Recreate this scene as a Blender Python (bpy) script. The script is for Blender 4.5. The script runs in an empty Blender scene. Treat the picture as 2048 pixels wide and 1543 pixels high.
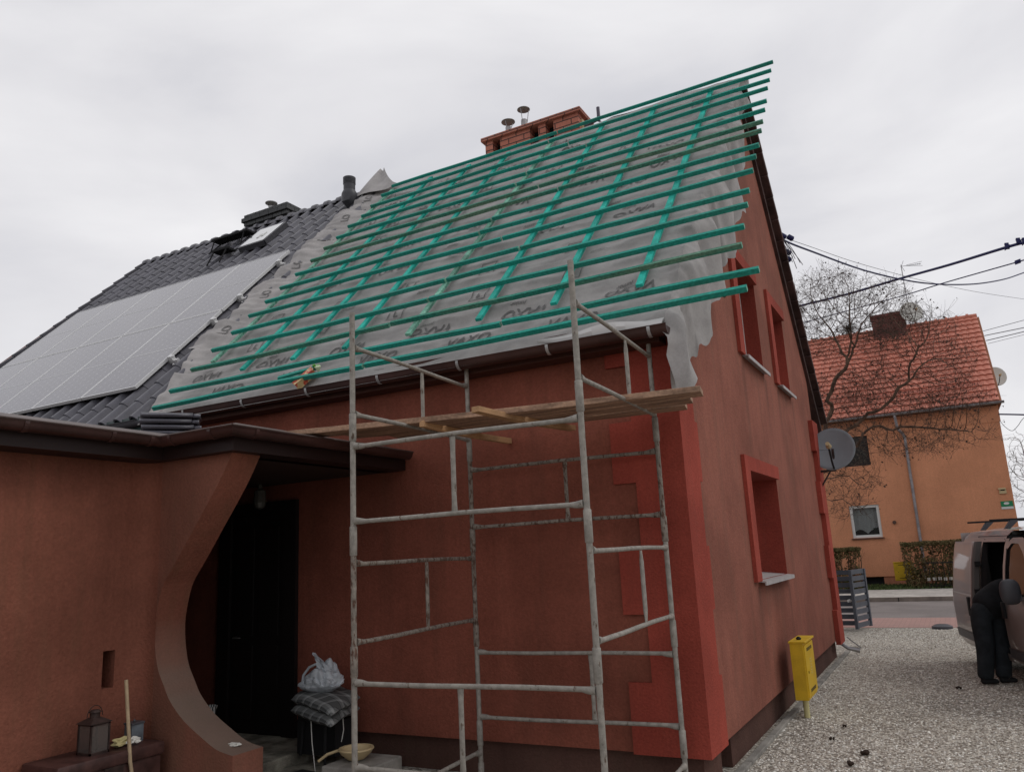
import bpy, bmesh, math, random
import numpy as np
from mathutils import Vector, Matrix, noise
random.seed(7); rng = np.random.default_rng(7)
PI = math.pi
sc = bpy.context.scene
# ------------------------------------------------------------ camera
cam_d = bpy.data.cameras.new('camera'); cam = bpy.data.objects.new('camera', cam_d)
sc.collection.objects.link(cam); sc.camera = cam
cam_d.sensor_width = 36.0; cam_d.lens = 36.0 * 1581.6 / 2048.0
cam_d.clip_start = 0.05; cam_d.clip_end = 2000
yaw, pitch, roll = -0.489975, 0.212045, -0.0494266
fw = Vector((math.sin(yaw)*math.cos(pitch), math.cos(yaw)*math.cos(pitch), math.sin(pitch)))
r0 = Vector((math.cos(yaw), -math.sin(yaw), 0)); u0 = r0.cross(fw)
rt = math.cos(roll)*r0 + math.sin(roll)*u0; up = -math.sin(roll)*r0 + math.cos(roll)*u0
Mc = Matrix((rt, up, -fw)).transposed().to_4x4(); Mc.translation = Vector((0, 0, 1.9))
cam.matrix_world = Mc
# ------------------------------------------------------------ world, overcast sky
SUN_EL, SUN_AZ = math.radians(48), math.radians(62)      # azimuth measured from +Y towards +X
w = bpy.data.worlds.new('World'); sc.world = w; w.use_nodes = True
nt = w.node_tree; nt.nodes.clear()
def N(t, typ, **k):
    n = t.nodes.new(typ)
    for a, b in k.items():
        if a.startswith('_'): setattr(n, a[1:], b)
        else: n.inputs[a].default_value = b
    return n
out = N(nt, 'ShaderNodeOutputWorld'); bg = N(nt, 'ShaderNodeBackground')
sky = N(nt, 'ShaderNodeTexSky'); sky.sky_type = 'NISHITA'; sky.sun_disc = False
sky.sun_elevation = SUN_EL; sky.sun_rotation = SUN_AZ
skm = N(nt, 'ShaderNodeVectorMath', _operation='SCALE'); skm.inputs['Scale'].default_value = 0.07
nt.links.new(sky.outputs[0], skm.inputs[0])
tc = N(nt, 'ShaderNodeTexCoord'); mp = N(nt, 'ShaderNodeMapping')
mp.inputs['Scale'].default_value = (1.0, 1.0, 2.6); mp.inputs['Location'].default_value = (0.35, 0.2, 0.1)
nz = N(nt, 'ShaderNodeTexNoise', Scale=1.7, Detail=7.0, Roughness=0.5); nz.inputs['Distortion'].default_value = 0.35
rp = N(nt, 'ShaderNodeValToRGB'); e = rp.color_ramp.elements
e[0].position = 0.33; e[0].color = (0.60, 0.605, 0.655, 1); e[1].position = 0.68; e[1].color = (0.94, 0.93, 0.945, 1)
m = rp.color_ramp.elements.new(0.5); m.color = (0.79, 0.782, 0.81, 1)
nt.links.new(tc.outputs['Generated'], mp.inputs[0]); nt.links.new(mp.outputs[0], nz.inputs['Vector'])
nt.links.new(nz.outputs['Fac'], rp.inputs[0])
mx = N(nt, 'ShaderNodeMix', _data_type='RGBA'); mx.inputs[0].default_value = 0.94
nt.links.new(skm.outputs[0], mx.inputs[6]); nt.links.new(rp.outputs[0], mx.inputs[7])
bg.inputs['Strength'].default_value = 1.0
nt.links.new(mx.outputs[2], bg.inputs[0]); nt.links.new(bg.outputs[0], out.inputs[0])
# ------------------------------------------------------------ sun behind the cloud
sd = bpy.data.lights.new('sun', 'SUN'); sd.energy = 0.7; sd.angle = math.radians(25); sd.color = (1, 0.96, 0.9)
so = bpy.data.objects.new('sun', sd); sc.collection.objects.link(so)
sdir = Vector((math.sin(SUN_AZ)*math.cos(SUN_EL), math.cos(SUN_AZ)*math.cos(SUN_EL), math.sin(SUN_EL)))
so.rotation_euler = sdir.to_track_quat('Z', 'Y').to_euler()
vs = sc.view_settings; vs.view_transform = 'Standard'; vs.look = 'None'; vs.exposure = 0; vs.gamma = 1
sc.cycles.max_bounces = 6

# ------------------------------------------------------------ helpers
class MB:
    def __init__(s): s.v = []; s.f = []; s.mi = []; s.m = 0
    def add(s, vs, fs):
        o = len(s.v); s.v += [tuple(p) for p in vs]
        for f in fs: s.f.append(tuple(i+o for i in f)); s.mi.append(s.m)
        return s
    def box(s, a, b):
        x0, y0, z0 = a; x1, y1, z1 = b
        return s.add([(x0,y0,z0),(x1,y0,z0),(x1,y1,z0),(x0,y1,z0),(x0,y0,z1),(x1,y0,z1),(x1,y1,z1),(x0,y1,z1)],
            [(0,3,2,1),(4,5,6,7),(0,1,5,4),(1,2,6,5),(2,3,7,6),(3,0,4,7)])
    def obox(s, c, ax, ay, az):      # centre + half axes
        c, ax, ay, az = map(Vector, (c, ax, ay, az))
        P = [c+i*ax+j*ay+k*az for k in (-1,1) for i,j in ((-1,-1),(1,-1),(1,1),(-1,1))]
        return s.add(P, [(0,3,2,1),(4,5,6,7),(0,1,5,4),(1,2,6,5),(2,3,7,6),(3,0,4,7)])
    def bbox(s, c, ax, ay, az, b=0.15):     # bevelled box: b fraction
        c, ax, ay, az = map(Vector, (c, ax, ay, az)); L = [ax.length, ay.length, az.length]; d = min(L)*b
        A = [ax/L[0], ay/L[1], az/L[2]]
        bm = bmesh.new(); bmesh.ops.create_cube(bm, size=2)
        for v in bm.verts:
            q = v.co.copy(); v.co = c + ax*q.x + ay*q.y + az*q.z
        bmesh.ops.bevel(bm, geom=bm.edges[:], offset=d, segments=2, affect='EDGES', profile=0.5)
        bm.verts.index_update()
        s.add([v.co for v in bm.verts], [[v.index for v in f.verts] for f in bm.faces]); bm.free(); return s
    def beam(s, p, q, w, h, up=(0,0,1)):
        p, q = Vector(p), Vector(q); d = (q-p); u = Vector(up); r = d.cross(u).normalized(); u = r.cross(d).normalized()
        return s.obox((p+q)/2, d/2, r*w/2, u*h/2)
    def tube(s, pts, r, n=8, cap=True, closed=False):
        pts = [Vector(p) for p in pts]; k = len(pts)
        rs = [float(r)]*k if isinstance(r, (int, float)) else [float(q) for q in r]
        o = len(s.v); prev = None
        for i, p in enumerate(pts):
            if closed: d = pts[(i+1) % k]-pts[i-1]
            else: d = pts[min(i+1, k-1)]-pts[max(i-1, 0)]
            if d.length < 1e-9: d = Vector((0,0,1))
            d.normalize()
            if prev is None:
                a = Vector((0,0,1)) if abs(d.z) < .9 else Vector((1,0,0)); x = d.cross(a).normalized()
            else: x = (prev - d*prev.dot(d)); x = x.normalized() if x.length > 1e-6 else d.orthogonal().normalized()
            prev = x; y = d.cross(x)
            for j in range(n):
                t = 2*PI*j/n; s.v.append(tuple(p+rs[i]*(math.cos(t)*x+math.sin(t)*y)))
        for i in range(k if closed else k-1):
            i2 = (i+1) % k
            for j in range(n):
                s.f.append((o+i*n+j, o+i*n+(j+1)%n, o+i2*n+(j+1)%n, o+i2*n+j)); s.mi.append(s.m)
        if cap and not closed:
            s.f.append(tuple(o+j for j in range(n))[::-1]); s.mi.append(s.m)
            s.f.append(tuple(o+(k-1)*n+j for j in range(n))); s.mi.append(s.m)
        return s
    def lathe(s, c, prof, n=20, axis=(0,0,1), cap=True):
        c = Vector(c); z = Vector(axis).normalized(); x = z.orthogonal().normalized(); y = z.cross(x); o = len(s.v)
        for r, h in prof:
            for j in range(n):
                t = 2*PI*j/n; s.v.append(tuple(c+z*h+r*(math.cos(t)*x+math.sin(t)*y)))
        for i in range(len(prof)-1):
            for j in range(n):
                s.f.append((o+i*n+j, o+i*n+(j+1)%n, o+(i+1)*n+(j+1)%n, o+(i+1)*n+j)); s.mi.append(s.m)
        if cap:
            s.f.append(tuple(o+j for j in range(n))[::-1]); s.mi.append(s.m)
            k = len(prof)-1; s.f.append(tuple(o+k*n+j for j in range(n))); s.mi.append(s.m)
        return s
    def prism(s, pts, ex):           # planar polygon (may be concave) extruded by ex
        pts = [Vector(p) for p in pts]; ex = Vector(ex); n = len(pts)
        return s.add(pts+[p+ex for p in pts], [tuple(range(n))[::-1], tuple(range(n, 2*n))]+[(i,(i+1)%n,n+(i+1)%n,n+i) for i in range(n)])
    def grid(s, P):                  # P[i][j] points
        a, b = len(P), len(P[0]); o = len(s.v)
        for row in P: s.v += [tuple(p) for p in row]
        for i in range(a-1):
            for j in range(b-1): s.f.append((o+i*b+j, o+i*b+j+1, o+(i+1)*b+j+1, o+(i+1)*b+j)); s.mi.append(s.m)
        return s
    def build(s, name, mats, parent=None, smooth=False, bevel=0, recalc=True, solid=0, subsurf=0):
        root = parent; off = Vector((0,0,0))
        while root is not None:
            off += root.location; root = root.parent
        me = bpy.data.meshes.new(name)
        me.from_pydata([(x-off.x, y-off.y, z-off.z) for x, y, z in s.v], [], s.f)
        if not isinstance(mats, (list, tuple)): mats = [mats]
        for m_ in mats: me.materials.append(m_)
        me.polygons.foreach_set('material_index', s.mi)
        if recalc:
            bm = bmesh.new(); bm.from_mesh(me); bmesh.ops.recalc_face_normals(bm, faces=bm.faces); bm.to_mesh(me); bm.free()
        me.polygons.foreach_set('use_smooth', [smooth]*len(me.polygons))
        if smooth: me.set_sharp_from_angle(angle=math.radians(40))
        me.update()
        o = bpy.data.objects.new(name, me); sc.collection.objects.link(o)
        if parent is not None: o.parent = parent
        if solid:
            md = o.modifiers.new('solid', 'SOLIDIFY'); md.thickness = solid; md.offset = 0
        if bevel:
            md = o.modifiers.new('bevel', 'BEVEL'); md.width = bevel; md.segments = 2; md.limit_method = 'ANGLE'; md.angle_limit = math.radians(50)
        if subsurf:
            md = o.modifiers.new('sub', 'SUBSURF'); md.levels = md.render_levels = subsurf
        return o
def thing(name, label, cat, loc=(0,0,0), group=None):
    o = bpy.data.objects.new(name, None); sc.collection.objects.link(o); o.location = loc
    o.empty_display_size = .2
    return tag(o, label, cat, group)
def tag(o, label, cat, group=None, kind=None):
    o['label'] = label; o['category'] = cat
    if group: o['group'] = group
    if kind: o['kind'] = kind
    return o
def struct(o): o['kind'] = 'structure'; return o

# ------------------------------------------------------------ materials
def mat(name, col, rough=0.8, metal=0.0, var=0.0, vscale=6.0, bump=0.0, bscale=80.0, spec=0.3, stretch=(1,1,1), col2=None, ramp=(0.4,0.62), coat=0, grain=0.0, gscale=120.0, detail=6.0):
    m = bpy.data.materials.new(name); m.use_nodes = True; t = m.node_tree; b = t.nodes['Principled BSDF']
    b.inputs['Roughness'].default_value = rough; b.inputs['Metallic'].default_value = metal
    b.inputs['Specular IOR Level'].default_value = spec; b.inputs['Coat Weight'].default_value = coat
    c = (*col, 1); b.inputs['Base Color'].default_value = c
    tcn = N(t, 'ShaderNodeTexCoord'); cur = None
    if var or col2:
        mpn = N(t, 'ShaderNodeMapping'); mpn.inputs['Scale'].default_value = stretch
        t.links.new(tcn.outputs['Object'], mpn.inputs[0])
        nn = N(t, 'ShaderNodeTexNoise', Scale=vscale, Detail=detail, Roughness=0.6); t.links.new(mpn.outputs[0], nn.inputs['Vector'])
        r = N(t, 'ShaderNodeValToRGB'); el = r.color_ramp.elements
        el[0].position, el[1].position = ramp
        if col2: el[0].color = c; el[1].color = (*col2, 1)
        else:
            el[0].color = (*[max(0, x*(1-var)) for x in col], 1); el[1].color = (*[min(1, x*(1+var)) for x in col], 1)
        t.links.new(nn.outputs['Fac'], r.inputs[0]); cur = r.outputs[0]
    if grain:
        g = N(t, 'ShaderNodeTexNoise', Scale=gscale, Detail=3.0); t.links.new(tcn.outputs['Object'], g.inputs['Vector'])
        mr = N(t, 'ShaderNodeMapRange'); mr.inputs[1].default_value = .3; mr.inputs[2].default_value = .7
        mr.inputs[3].default_value = 1-grain; mr.inputs[4].default_value = 1+grain
        t.links.new(g.outputs['Fac'], mr.inputs[0])
        vm = N(t, 'ShaderNodeVectorMath', _operation='SCALE')
        if cur: t.links.new(cur, vm.inputs[0])
        else: vm.inputs[0].default_value = col
        t.links.new(mr.outputs[0], vm.inputs['Scale']); cur = vm.outputs[0]
    if cur: t.links.new(cur, b.inputs['Base Color'])
    if bump:
        bn = N(t, 'ShaderNodeTexNoise', Scale=bscale, Detail=4.0); t.links.new(tcn.outputs['Object'], bn.inputs['Vector'])
        bp = N(t, 'ShaderNodeBump'); bp.inputs['Strength'].default_value = min(1, bump); bp.inputs['Distance'].default_value = 0.01
        t.links.new(bn.outputs['Fac'], bp.inputs['Height']); t.links.new(bp.outputs[0], b.inputs['Normal'])
    return m
def stucco(name, col, stain=0.28, dirt=(0.10,0.075,0.055), var=.16):
    """fine-grained render with soft weather blotches and vertical streaks"""
    m = mat(name, col, rough=0.93, var=var, vscale=0.9, bump=0.7, bscale=55, spec=0.12, grain=0.11, gscale=45)
    t = m.node_tree; b = t.nodes['Principled BSDF']; src = b.inputs['Base Color'].links[0].from_socket
    tcn = N(t, 'ShaderNodeTexCoord'); mpn = N(t, 'ShaderNodeMapping'); mpn.inputs['Scale'].default_value = (2.6, 2.6, 0.28)
    t.links.new(tcn.outputs['Object'], mpn.inputs[0]); nn = N(t, 'ShaderNodeTexNoise', Scale=1.5, Detail=5.0, Roughness=0.65)
    t.links.new(mpn.outputs[0], nn.inputs['Vector'])
    r = N(t, 'ShaderNodeMapRange'); r.inputs[1].default_value = .5; r.inputs[2].default_value = .78; r.inputs[3].default_value = 0; r.inputs[4].default_value = stain
    t.links.new(nn.outputs['Fac'], r.inputs[0])
    mxn = N(t, 'ShaderNodeMix', _data_type='RGBA'); mxn.inputs[7].default_value = (*dirt, 1)
    t.links.new(r.outputs[0], mxn.inputs[0]); t.links.new(src, mxn.inputs[6]); t.links.new(mxn.outputs[2], b.inputs['Base Color'])
    mp2 = N(t, 'ShaderNodeMapping'); mp2.inputs['Scale'].default_value = (5.5, 5.5, 0.35); t.links.new(tcn.outputs['Object'], mp2.inputs[0])
    n3 = N(t, 'ShaderNodeTexNoise', Scale=1.0, Detail=4.0, Roughness=0.7); t.links.new(mp2.outputs[0], n3.inputs['Vector'])
    r3 = N(t, 'ShaderNodeMapRange'); r3.inputs[1].default_value = .35; r3.inputs[2].default_value = .72; r3.inputs[3].default_value = 1.07; r3.inputs[4].default_value = 1-stain*.13
    t.links.new(n3.outputs['Fac'], r3.inputs[0]); v3 = N(t, 'ShaderNodeVectorMath', _operation='SCALE'); t.links.new(mxn.outputs[2], v3.inputs[0]); t.links.new(r3.outputs[0], v3.inputs['Scale'])
    t.links.new(v3.outputs[0], b.inputs['Base Color'])
    return m
def run_marks(m, root, marks, col=(0.085,0.05,0.038), amt=.55):
    """dirty rain run-off below the ends of window sills: (y, z_top, half width, length)"""
    t = m.node_tree; b = t.nodes['Principled BSDF']; src = b.inputs['Base Color'].links[0].from_socket
    tcn = N(t, 'ShaderNodeTexCoord'); sp = N(t, 'ShaderNodeSeparateXYZ'); t.links.new(tcn.outputs['Object'], sp.inputs[0])
    nn = N(t, 'ShaderNodeTexNoise', Scale=5.0, Detail=4.0); mpn = N(t, 'ShaderNodeMapping'); mpn.inputs['Scale'].default_value = (3,3,.3)
    t.links.new(tcn.outputs['Object'], mpn.inputs[0]); t.links.new(mpn.outputs[0], nn.inputs['Vector'])
    def op(o, a, b_=None, cl=False):
        n = N(t, 'ShaderNodeMath', _operation=o, _use_clamp=cl)
        for i, q in enumerate((a, b_)):
            if q is None: continue
            if isinstance(q, (int, float)): n.inputs[i].default_value = q
            else: t.links.new(q, n.inputs[i])
        return n.outputs[0]
    tot = None
    for y, z, wd, ln_ in marks:
        a = op('SUBTRACT', 1.0, op('DIVIDE', op('ABSOLUTE', op('SUBTRACT', sp.outputs[1], y-root[1])), wd), True)
        d = op('SUBTRACT', z-root[2], sp.outputs[2]); e1 = op('MULTIPLY', d, 30.0, True); e2 = op('SUBTRACT', 1.0, op('DIVIDE', d, ln_), True)
        q = op('MULTIPLY', op('MULTIPLY', a, e1), e2); tot = q if tot is None else op('MAXIMUM', tot, q)
    k = op('MULTIPLY', op('MULTIPLY', tot, op('MULTIPLY', nn.outputs['Fac'], 2.0)), amt, True)
    mg = N(t, 'ShaderNodeMix', _data_type='RGBA'); mg.inputs[7].default_value = (*col, 1); t.links.new(k, mg.inputs[0]); t.links.new(src, mg.inputs[6]); t.links.new(mg.outputs[2], b.inputs['Base Color'])
M = dict(
 wall=stucco('red_brown_render', (0.25,0.095,0.068), stain=.55, dirt=(0.15,0.085,0.06)),
 frontwall=stucco('brown_red_render', (0.228,0.073,0.049), stain=.4, dirt=(0.10,0.05,0.035)),
 porchwall=stucco('rust_render', (0.215,0.080,0.053), stain=.65, dirt=(0.14,0.075,0.045)),
 quoin=stucco('bright_red_render', (0.305,0.060,0.042), stain=.3, dirt=(0.18,0.055,0.04)),
 reveal=stucco('deep_red_render', (0.26,0.048,0.034), stain=.2),
 plinth=stucco('dark_plinth_render', (0.095,0.050,0.040), stain=.3),
 orange=stucco('orange_render', (0.56,0.25,0.14), stain=.06, dirt=(0.4,0.22,0.12), var=.06),
 orange_dk=stucco('dull_orange_render', (0.36,0.15,0.09)),
 membrane=mat('grey_roofing_membrane', (0.335,0.318,0.310), rough=.75, var=.13, vscale=3, bump=.25, bscale=25, grain=.05, gscale=60),
 membrane_in=mat('white_membrane_underside', (0.55,0.54,0.53), rough=.6),
 print=mat('membrane_print', (0.145,0.14,0.138), rough=.8, grain=.2, gscale=30),
 batten=mat('green_dipped_timber', (0.012,0.285,0.225), rough=.72, col2=(0.030,0.19,0.145), ramp=(.42,.72), vscale=2.6, stretch=(.5,4,4), bump=.5, bscale=30, grain=.22, gscale=40),
 batten_old=mat('worn_green_timber', (0.022,0.21,0.155), rough=.8, col2=(0.12,0.22,0.15), vscale=3, stretch=(.3,3,3), grain=.3, gscale=40, bump=.6, bscale=30),
 counter=mat('green_counter_timber', (0.02,0.40,0.32), rough=.7, var=.25, vscale=4, grain=.18, gscale=40),
 counter_worn=mat('pale_green_timber', (0.16,0.36,0.27), rough=.75, var=.35, vscale=5, grain=.25, gscale=40),
 tile=mat('anthracite_tile', (0.090,0.088,0.104), rough=.34, var=.18, vscale=2.5, spec=.5, grain=.08, gscale=50),
 tile_edge=mat('dark_tile_edge', (0.022,0.020,0.022), rough=.6),
 redtile=mat('red_clay_tile', (0.50,0.175,0.12), rough=.6, var=.05, vscale=1.4, grain=.08, gscale=9),
 brown_tile=mat('old_brown_tile', (0.06,0.030,0.026), rough=.8, var=.4, vscale=3, grain=.2),
 gutter=mat('brown_gutter_plastic', (0.050,0.023,0.020), rough=.38, var=.25, vscale=2, spec=.45),
 gutter_lt=mat('brown_sheet_metal', (0.10,0.072,0.065), rough=.45, var=.2, vscale=3),
 galv=mat('galvanised_steel', (0.36,0.36,0.36), rough=.5, metal=.4, var=.15),
 zinc=mat('grey_zinc', (0.27,0.25,0.26), rough=.55, metal=.3, var=.2),
 scaf=mat('grey_scaffold_paint', (0.275,0.255,0.225), rough=.65, col2=(0.105,0.07,0.05), vscale=30, ramp=(.60,.68), stretch=(1,1,.4), grain=.22, gscale=22, bump=.4, detail=10),
 scaf_rust=mat('rusty_scaffold_paint', (0.23,0.20,0.17), rough=.85, col2=(0.10,0.055,0.038), vscale=40, ramp=(.50,.60), stretch=(1,1,.4), grain=.25, gscale=25, bump=.5, detail=10),
 plank=mat('weathered_plank', (0.32,0.20,0.135), rough=.85, var=.35, vscale=3, stretch=(.5,5,5), bump=.5, bscale=40, grain=.2, gscale=40),
 timber=mat('fresh_sawn_timber', (0.46,0.27,0.14), rough=.8, var=.2, vscale=4, grain=.12),
 white=mat('white_paint', (0.62,0.62,0.60), rough=.5),
 sill=mat('grey_sill_metal', (0.40,0.375,0.37), rough=.45, var=.1),
 darkframe=mat('near_black_wood', (0.012,0.009,0.009), rough=.5),
 glassdark=mat('dark_glazing', (0.01,0.012,0.014), rough=.08, spec=.6),
 black=mat('matte_black', (0.012,0.012,0.013), rough=.8),
 plastic_dk=mat('dark_grey_plastic', (0.06,0.06,0.068), rough=.45),
 steel=mat('dull_steel', (0.30,0.29,0.29), rough=.35, metal=.7),
 yellow=mat('yellow_cabinet_paint', (0.60,0.38,0.02), rough=.5, var=.08, grain=.05),
 paleyellow=mat('pale_yellow_paint', (0.55,0.50,0.25), rough=.6),
 concrete=mat('concrete', (0.26,0.245,0.22), rough=.9, var=.25, vscale=4, bump=.6, grain=.15),
 concrete_dk=mat('mossy_dark_concrete', (0.28,0.26,0.21), rough=.95, var=.45, vscale=5, bump=.7, grain=.2),
 kerb=mat('kerb_stone', (0.20,0.165,0.14), rough=.9, var=.2, vscale=3, grain=.15),
 paving=mat('light_paving', (0.42,0.39,0.355), rough=.9, var=.15, vscale=3, grain=.15, gscale=10),
 asphalt=mat('worn_asphalt', (0.20,0.175,0.165), rough=.9, var=.12, vscale=.6, grain=.1, gscale=20),
 grass=mat('grass_blades', (0.07,0.095,0.03), rough=.9, var=.5, vscale=8),
 dish=mat('dish_grey_paint', (0.21,0.235,0.255), rough=.45, var=.06, vscale=3),
 dish_w=mat('dish_white_paint', (0.62,0.62,0.58), rough=.5),
 bark=mat('brown_bark', (0.135,0.085,0.06), rough=.95, var=.4, vscale=5, bump=.5),
 twig=mat('twig_bark', (0.085,0.056,0.042), rough=.95, var=.3),
 twig_pale=mat('pale_far_twigs', (0.20,0.16,0.14), rough=.95, var=.2),
 wire=mat('blue_black_cable', (0.016,0.018,0.085), rough=.6),
 wire_g=mat('grey_wire', (0.14,0.14,0.16), rough=.6),
 gate=mat('anthracite_gate', (0.075,0.083,0.10), rough=.5, var=.1),
 hedge=mat('hedge_leaf', (0.085,0.080,0.028), rough=.85, col2=(0.15,0.095,0.045), vscale=3, ramp=(.35,.65)),
 cloth=mat('dark_cloth', (0.010,0.011,0.013), rough=.95, var=.3, vscale=8),
 trousers=mat('charcoal_trousers', (0.017,0.021,0.025), rough=.95, var=.3, vscale=6),
 skin=mat('skin', (0.42,0.23,0.16), rough=.6),
 hair=mat('dark_hair', (0.02,0.015,0.012), rough=.8),
 brown_leather=mat('brown_chest', (0.06,0.028,0.024), rough=.5, var=.4, vscale=6),
 rust=mat('rusty_lantern_metal', (0.035,0.02,0.017), rough=.6, var=.4, vscale=10),
 bagm=mat('white_plastic_film', (0.44,0.47,0.50), rough=.4, spec=.5),
 paper=mat('white_paper', (0.66,0.65,0.60), rough=.8),
 cream=mat('cream_plastic', (0.50,0.39,0.22), rough=.5),
)
run_marks(M['wall'], (-6,10.8,0), [(9.0,1.46,.16,1.3),(10.76,1.46,.10,1.3),(9.9,1.46,.9,.35),(9.46,4.08,.14,1.1),(10.8,4.08,.12,1.2),(11.7,4.08,.14,1.0),(12.88,4.08,.10,1.1),(10.1,4.08,.6,.3),(12.3,4.08,.5,.3)])
# ------------------------------------------------------------ the setting
def sheet(name, x0, x1, y0, y1, z, m, nx=1, ny=1):
    P = [[(x0+(x1-x0)*j/nx, y0+(y1-y0)*i/ny, z) for j in range(nx+1)] for i in range(ny+1)]
    return struct(MB().grid(P).build(name, m, recalc=False))
def gravel_mat():
    m = bpy.data.materials.new('gravel_ground'); m.use_nodes = True; t = m.node_tree; b = t.nodes['Principled BSDF']
    b.inputs['Roughness'].default_value = .95; b.inputs['Specular IOR Level'].default_value = .1
    tcn = N(t, 'ShaderNodeTexCoord'); v = N(t, 'ShaderNodeTexVoronoi', Scale=34.0); t.links.new(tcn.outputs['Object'], v.inputs['Vector'])
    sp = N(t, 'ShaderNodeSeparateColor'); t.links.new(v.outputs['Color'], sp.inputs[0])
    r = N(t, 'ShaderNodeValToRGB'); el = r.color_ramp.elements
    el[0].color = (0.19,0.165,0.135,1); el[1].color = (0.62,0.58,0.51,1); t.links.new(sp.outputs[0], r.inputs[0])
    n2 = N(t, 'ShaderNodeTexNoise', Scale=.8, Detail=5.0); t.links.new(tcn.outputs['Object'], n2.inputs['Vector'])
    mr = N(t, 'ShaderNodeMapRange'); mr.inputs[1].default_value=.3; mr.inputs[2].default_value=.7; mr.inputs[3].default_value=.75; mr.inputs[4].default_value=1.15
    t.links.new(n2.outputs['Fac'], mr.inputs[0]); vm = N(t, 'ShaderNodeVectorMath', _operation='SCALE')
    t.links.new(r.outputs[0], vm.inputs[0]); t.links.new(mr.outputs[0], vm.inputs['Scale']); t.links.new(vm.outputs[0], b.inputs['Base Color'])
    bp = N(t, 'ShaderNodeBump'); bp.inputs['Distance'].default_value=.02; t.links.new(v.outputs['Distance'], bp.inputs['Height']); bp.invert = True
    t.links.new(bp.outputs[0], b.inputs['Normal'])
    return m
M['gravel'] = gravel_mat()
def paver_mat():
    m = bpy.data.materials.new('pink_block_paving'); m.use_nodes = True; t = m.node_tree; b = t.nodes['Principled BSDF']
    b.inputs['Roughness'].default_value = .9
    tcn = N(t, 'ShaderNodeTexCoord'); br = N(t, 'ShaderNodeTexBrick', Scale=1.0)
    br.inputs['Color1'].default_value=(.40,.235,.20,1); br.inputs['Color2'].default_value=(.34,.20,.175,1); br.inputs['Mortar'].default_value=(.22,.15,.13,1)
    br.inputs['Brick Width'].default_value=.2; br.inputs['Row Height'].default_value=.1; br.inputs['Mortar Size'].default_value=.006
    t.links.new(tcn.outputs['Object'], br.inputs['Vector']); t.links.new(br.outputs[0], b.inputs['Base Color'])
    return m
M['paver'] = paver_mat()
sheet('ground', -400, 400, -100, 700, -0.02, mat('far_earth', (0.09,0.085,0.05), rough=1, var=.3, vscale=.1))
sheet('gravel_yard', -14, 14, -12, 19.55, 0.0, M['gravel'])
sheet('driveway_apron', -3.4, 9, 19.55, 21.9, 0.004, M['paver'])
sheet('road', -60, 60, 21.9, 27.45, -0.004, M['asphalt'])
struct(MB().box((-60,27.45,-.1),(60,27.62,.12)).build('kerb', M['kerb']))
struct(MB().box((-60,27.62,-.1),(60,31.7,.115)).build('pavement', M['paving']))
kj = MB()
for i in range(-20, 20):
    kj.box((i*2.0+.3, 27.445, -.05), (i*2.0+.325, 27.50, .1215))
struct(kj.build('kerb_joints', M['black']))
gp = [[(x, y, .118+.05*noise.noise(Vector((x*.8, y*.8, 0)))) for x in np.linspace(-30, 30, 61)] for y in np.linspace(31.7, 80, 30)]
struct(MB().grid(gp).build('lawn', M['grass'], smooth=True, recalc=False))
# grass tufts in front of the orange house
gb = MB()
for i in range(5000):
    x = rng.uniform(-6, 4); y = rng.uniform(31.72, 34.6); h = rng.uniform(.04,.13); a = rng.uniform(0, PI); dx, dy = .03*math.cos(a), .03*math.sin(a)
    gb.add([(x-dx,y-dy,.1),(x+dx,y+dy,.1),(x+rng.uniform(-.04,.04),y,.1+h)], [(0,1,2)])
tag(gb.build('grass', M['grass'], recalc=False), 'strip of short grass along the foot of the orange house', 'grass', kind='stuff')
# loose gravel stones
base = np.array([(1,0,0),(0,1,0),(-1,0,0),(0,-1,0),(0,0,.75),(0,0,-.4)]); tf = np.array([(0,1,4),(1,2,4),(2,3,4),(3,0,4)])
def stones(n, yfun, xlo, xhi, smin, smax, lo=(0.24,0.20,0.15)):
    V = []; F = []; A = []
    for k in range(n):
        y = yfun(); x = rng.uniform(xlo, xhi)
        s = rng.uniform(smin, smax); a = rng.uniform(0, 2*PI); c, q = math.cos(a), math.sin(a)
        S = np.array([s*rng.uniform(.7,1.3), s*rng.uniform(.6,1.0), s*rng.uniform(.4,.9)])
        P = base[:5]*S+rng.uniform(-.22,.22,(5,3))*s; P = np.stack([P[:,0]*c-P[:,1]*q, P[:,0]*q+P[:,1]*c, P[:,2]], 1)+np.array([x,y,s*.1])
        F.append(tf+len(V)*5); V.append(P); A.append(rng.integers(0, 4, 1).repeat(4))
    return np.concatenate(V), np.concatenate(F), np.concatenate(A)
def ydist(): return 6.6+ (19.4-6.6)*rng.random()**1.5
V, F, A = stones(70000, ydist, -1.84, 3.2, .008, .017)
me = bpy.data.meshes.new('gravel'); me.from_pydata(V.tolist(), [], F.tolist())
for k, c in enumerate([(0.66,0.62,0.54),(0.50,0.45,0.38),(0.28,0.24,0.20),(0.78,0.76,0.70)]): me.materials.append(mat('pebble_%s' % 'abcd'[k], c, rough=.95, var=.2, vscale=20))
me.polygons.foreach_set('material_index', A.tolist())
go = bpy.data.objects.new('gravel', me); sc.collection.objects.link(go)
tag(go, 'loose pale gravel covering the yard beside the red gable', 'gravel', kind='stuff')
cl = MB()
for x, y, s in ((-.98,8.2,.04),(-1.05,7.8,.035),(-1.3,8.7,.022),(-.2,11.9,.03),(-1.25,9.3,.02)):
    for q in range(5):
        c = (x+rng.uniform(-s,s), y+rng.uniform(-s,s), .02); r = s*rng.uniform(.4,.7)
        cl.lathe(c, [(r*.6,-.01),(r,.01),(r*.6,r*.8)], 6)
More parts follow.
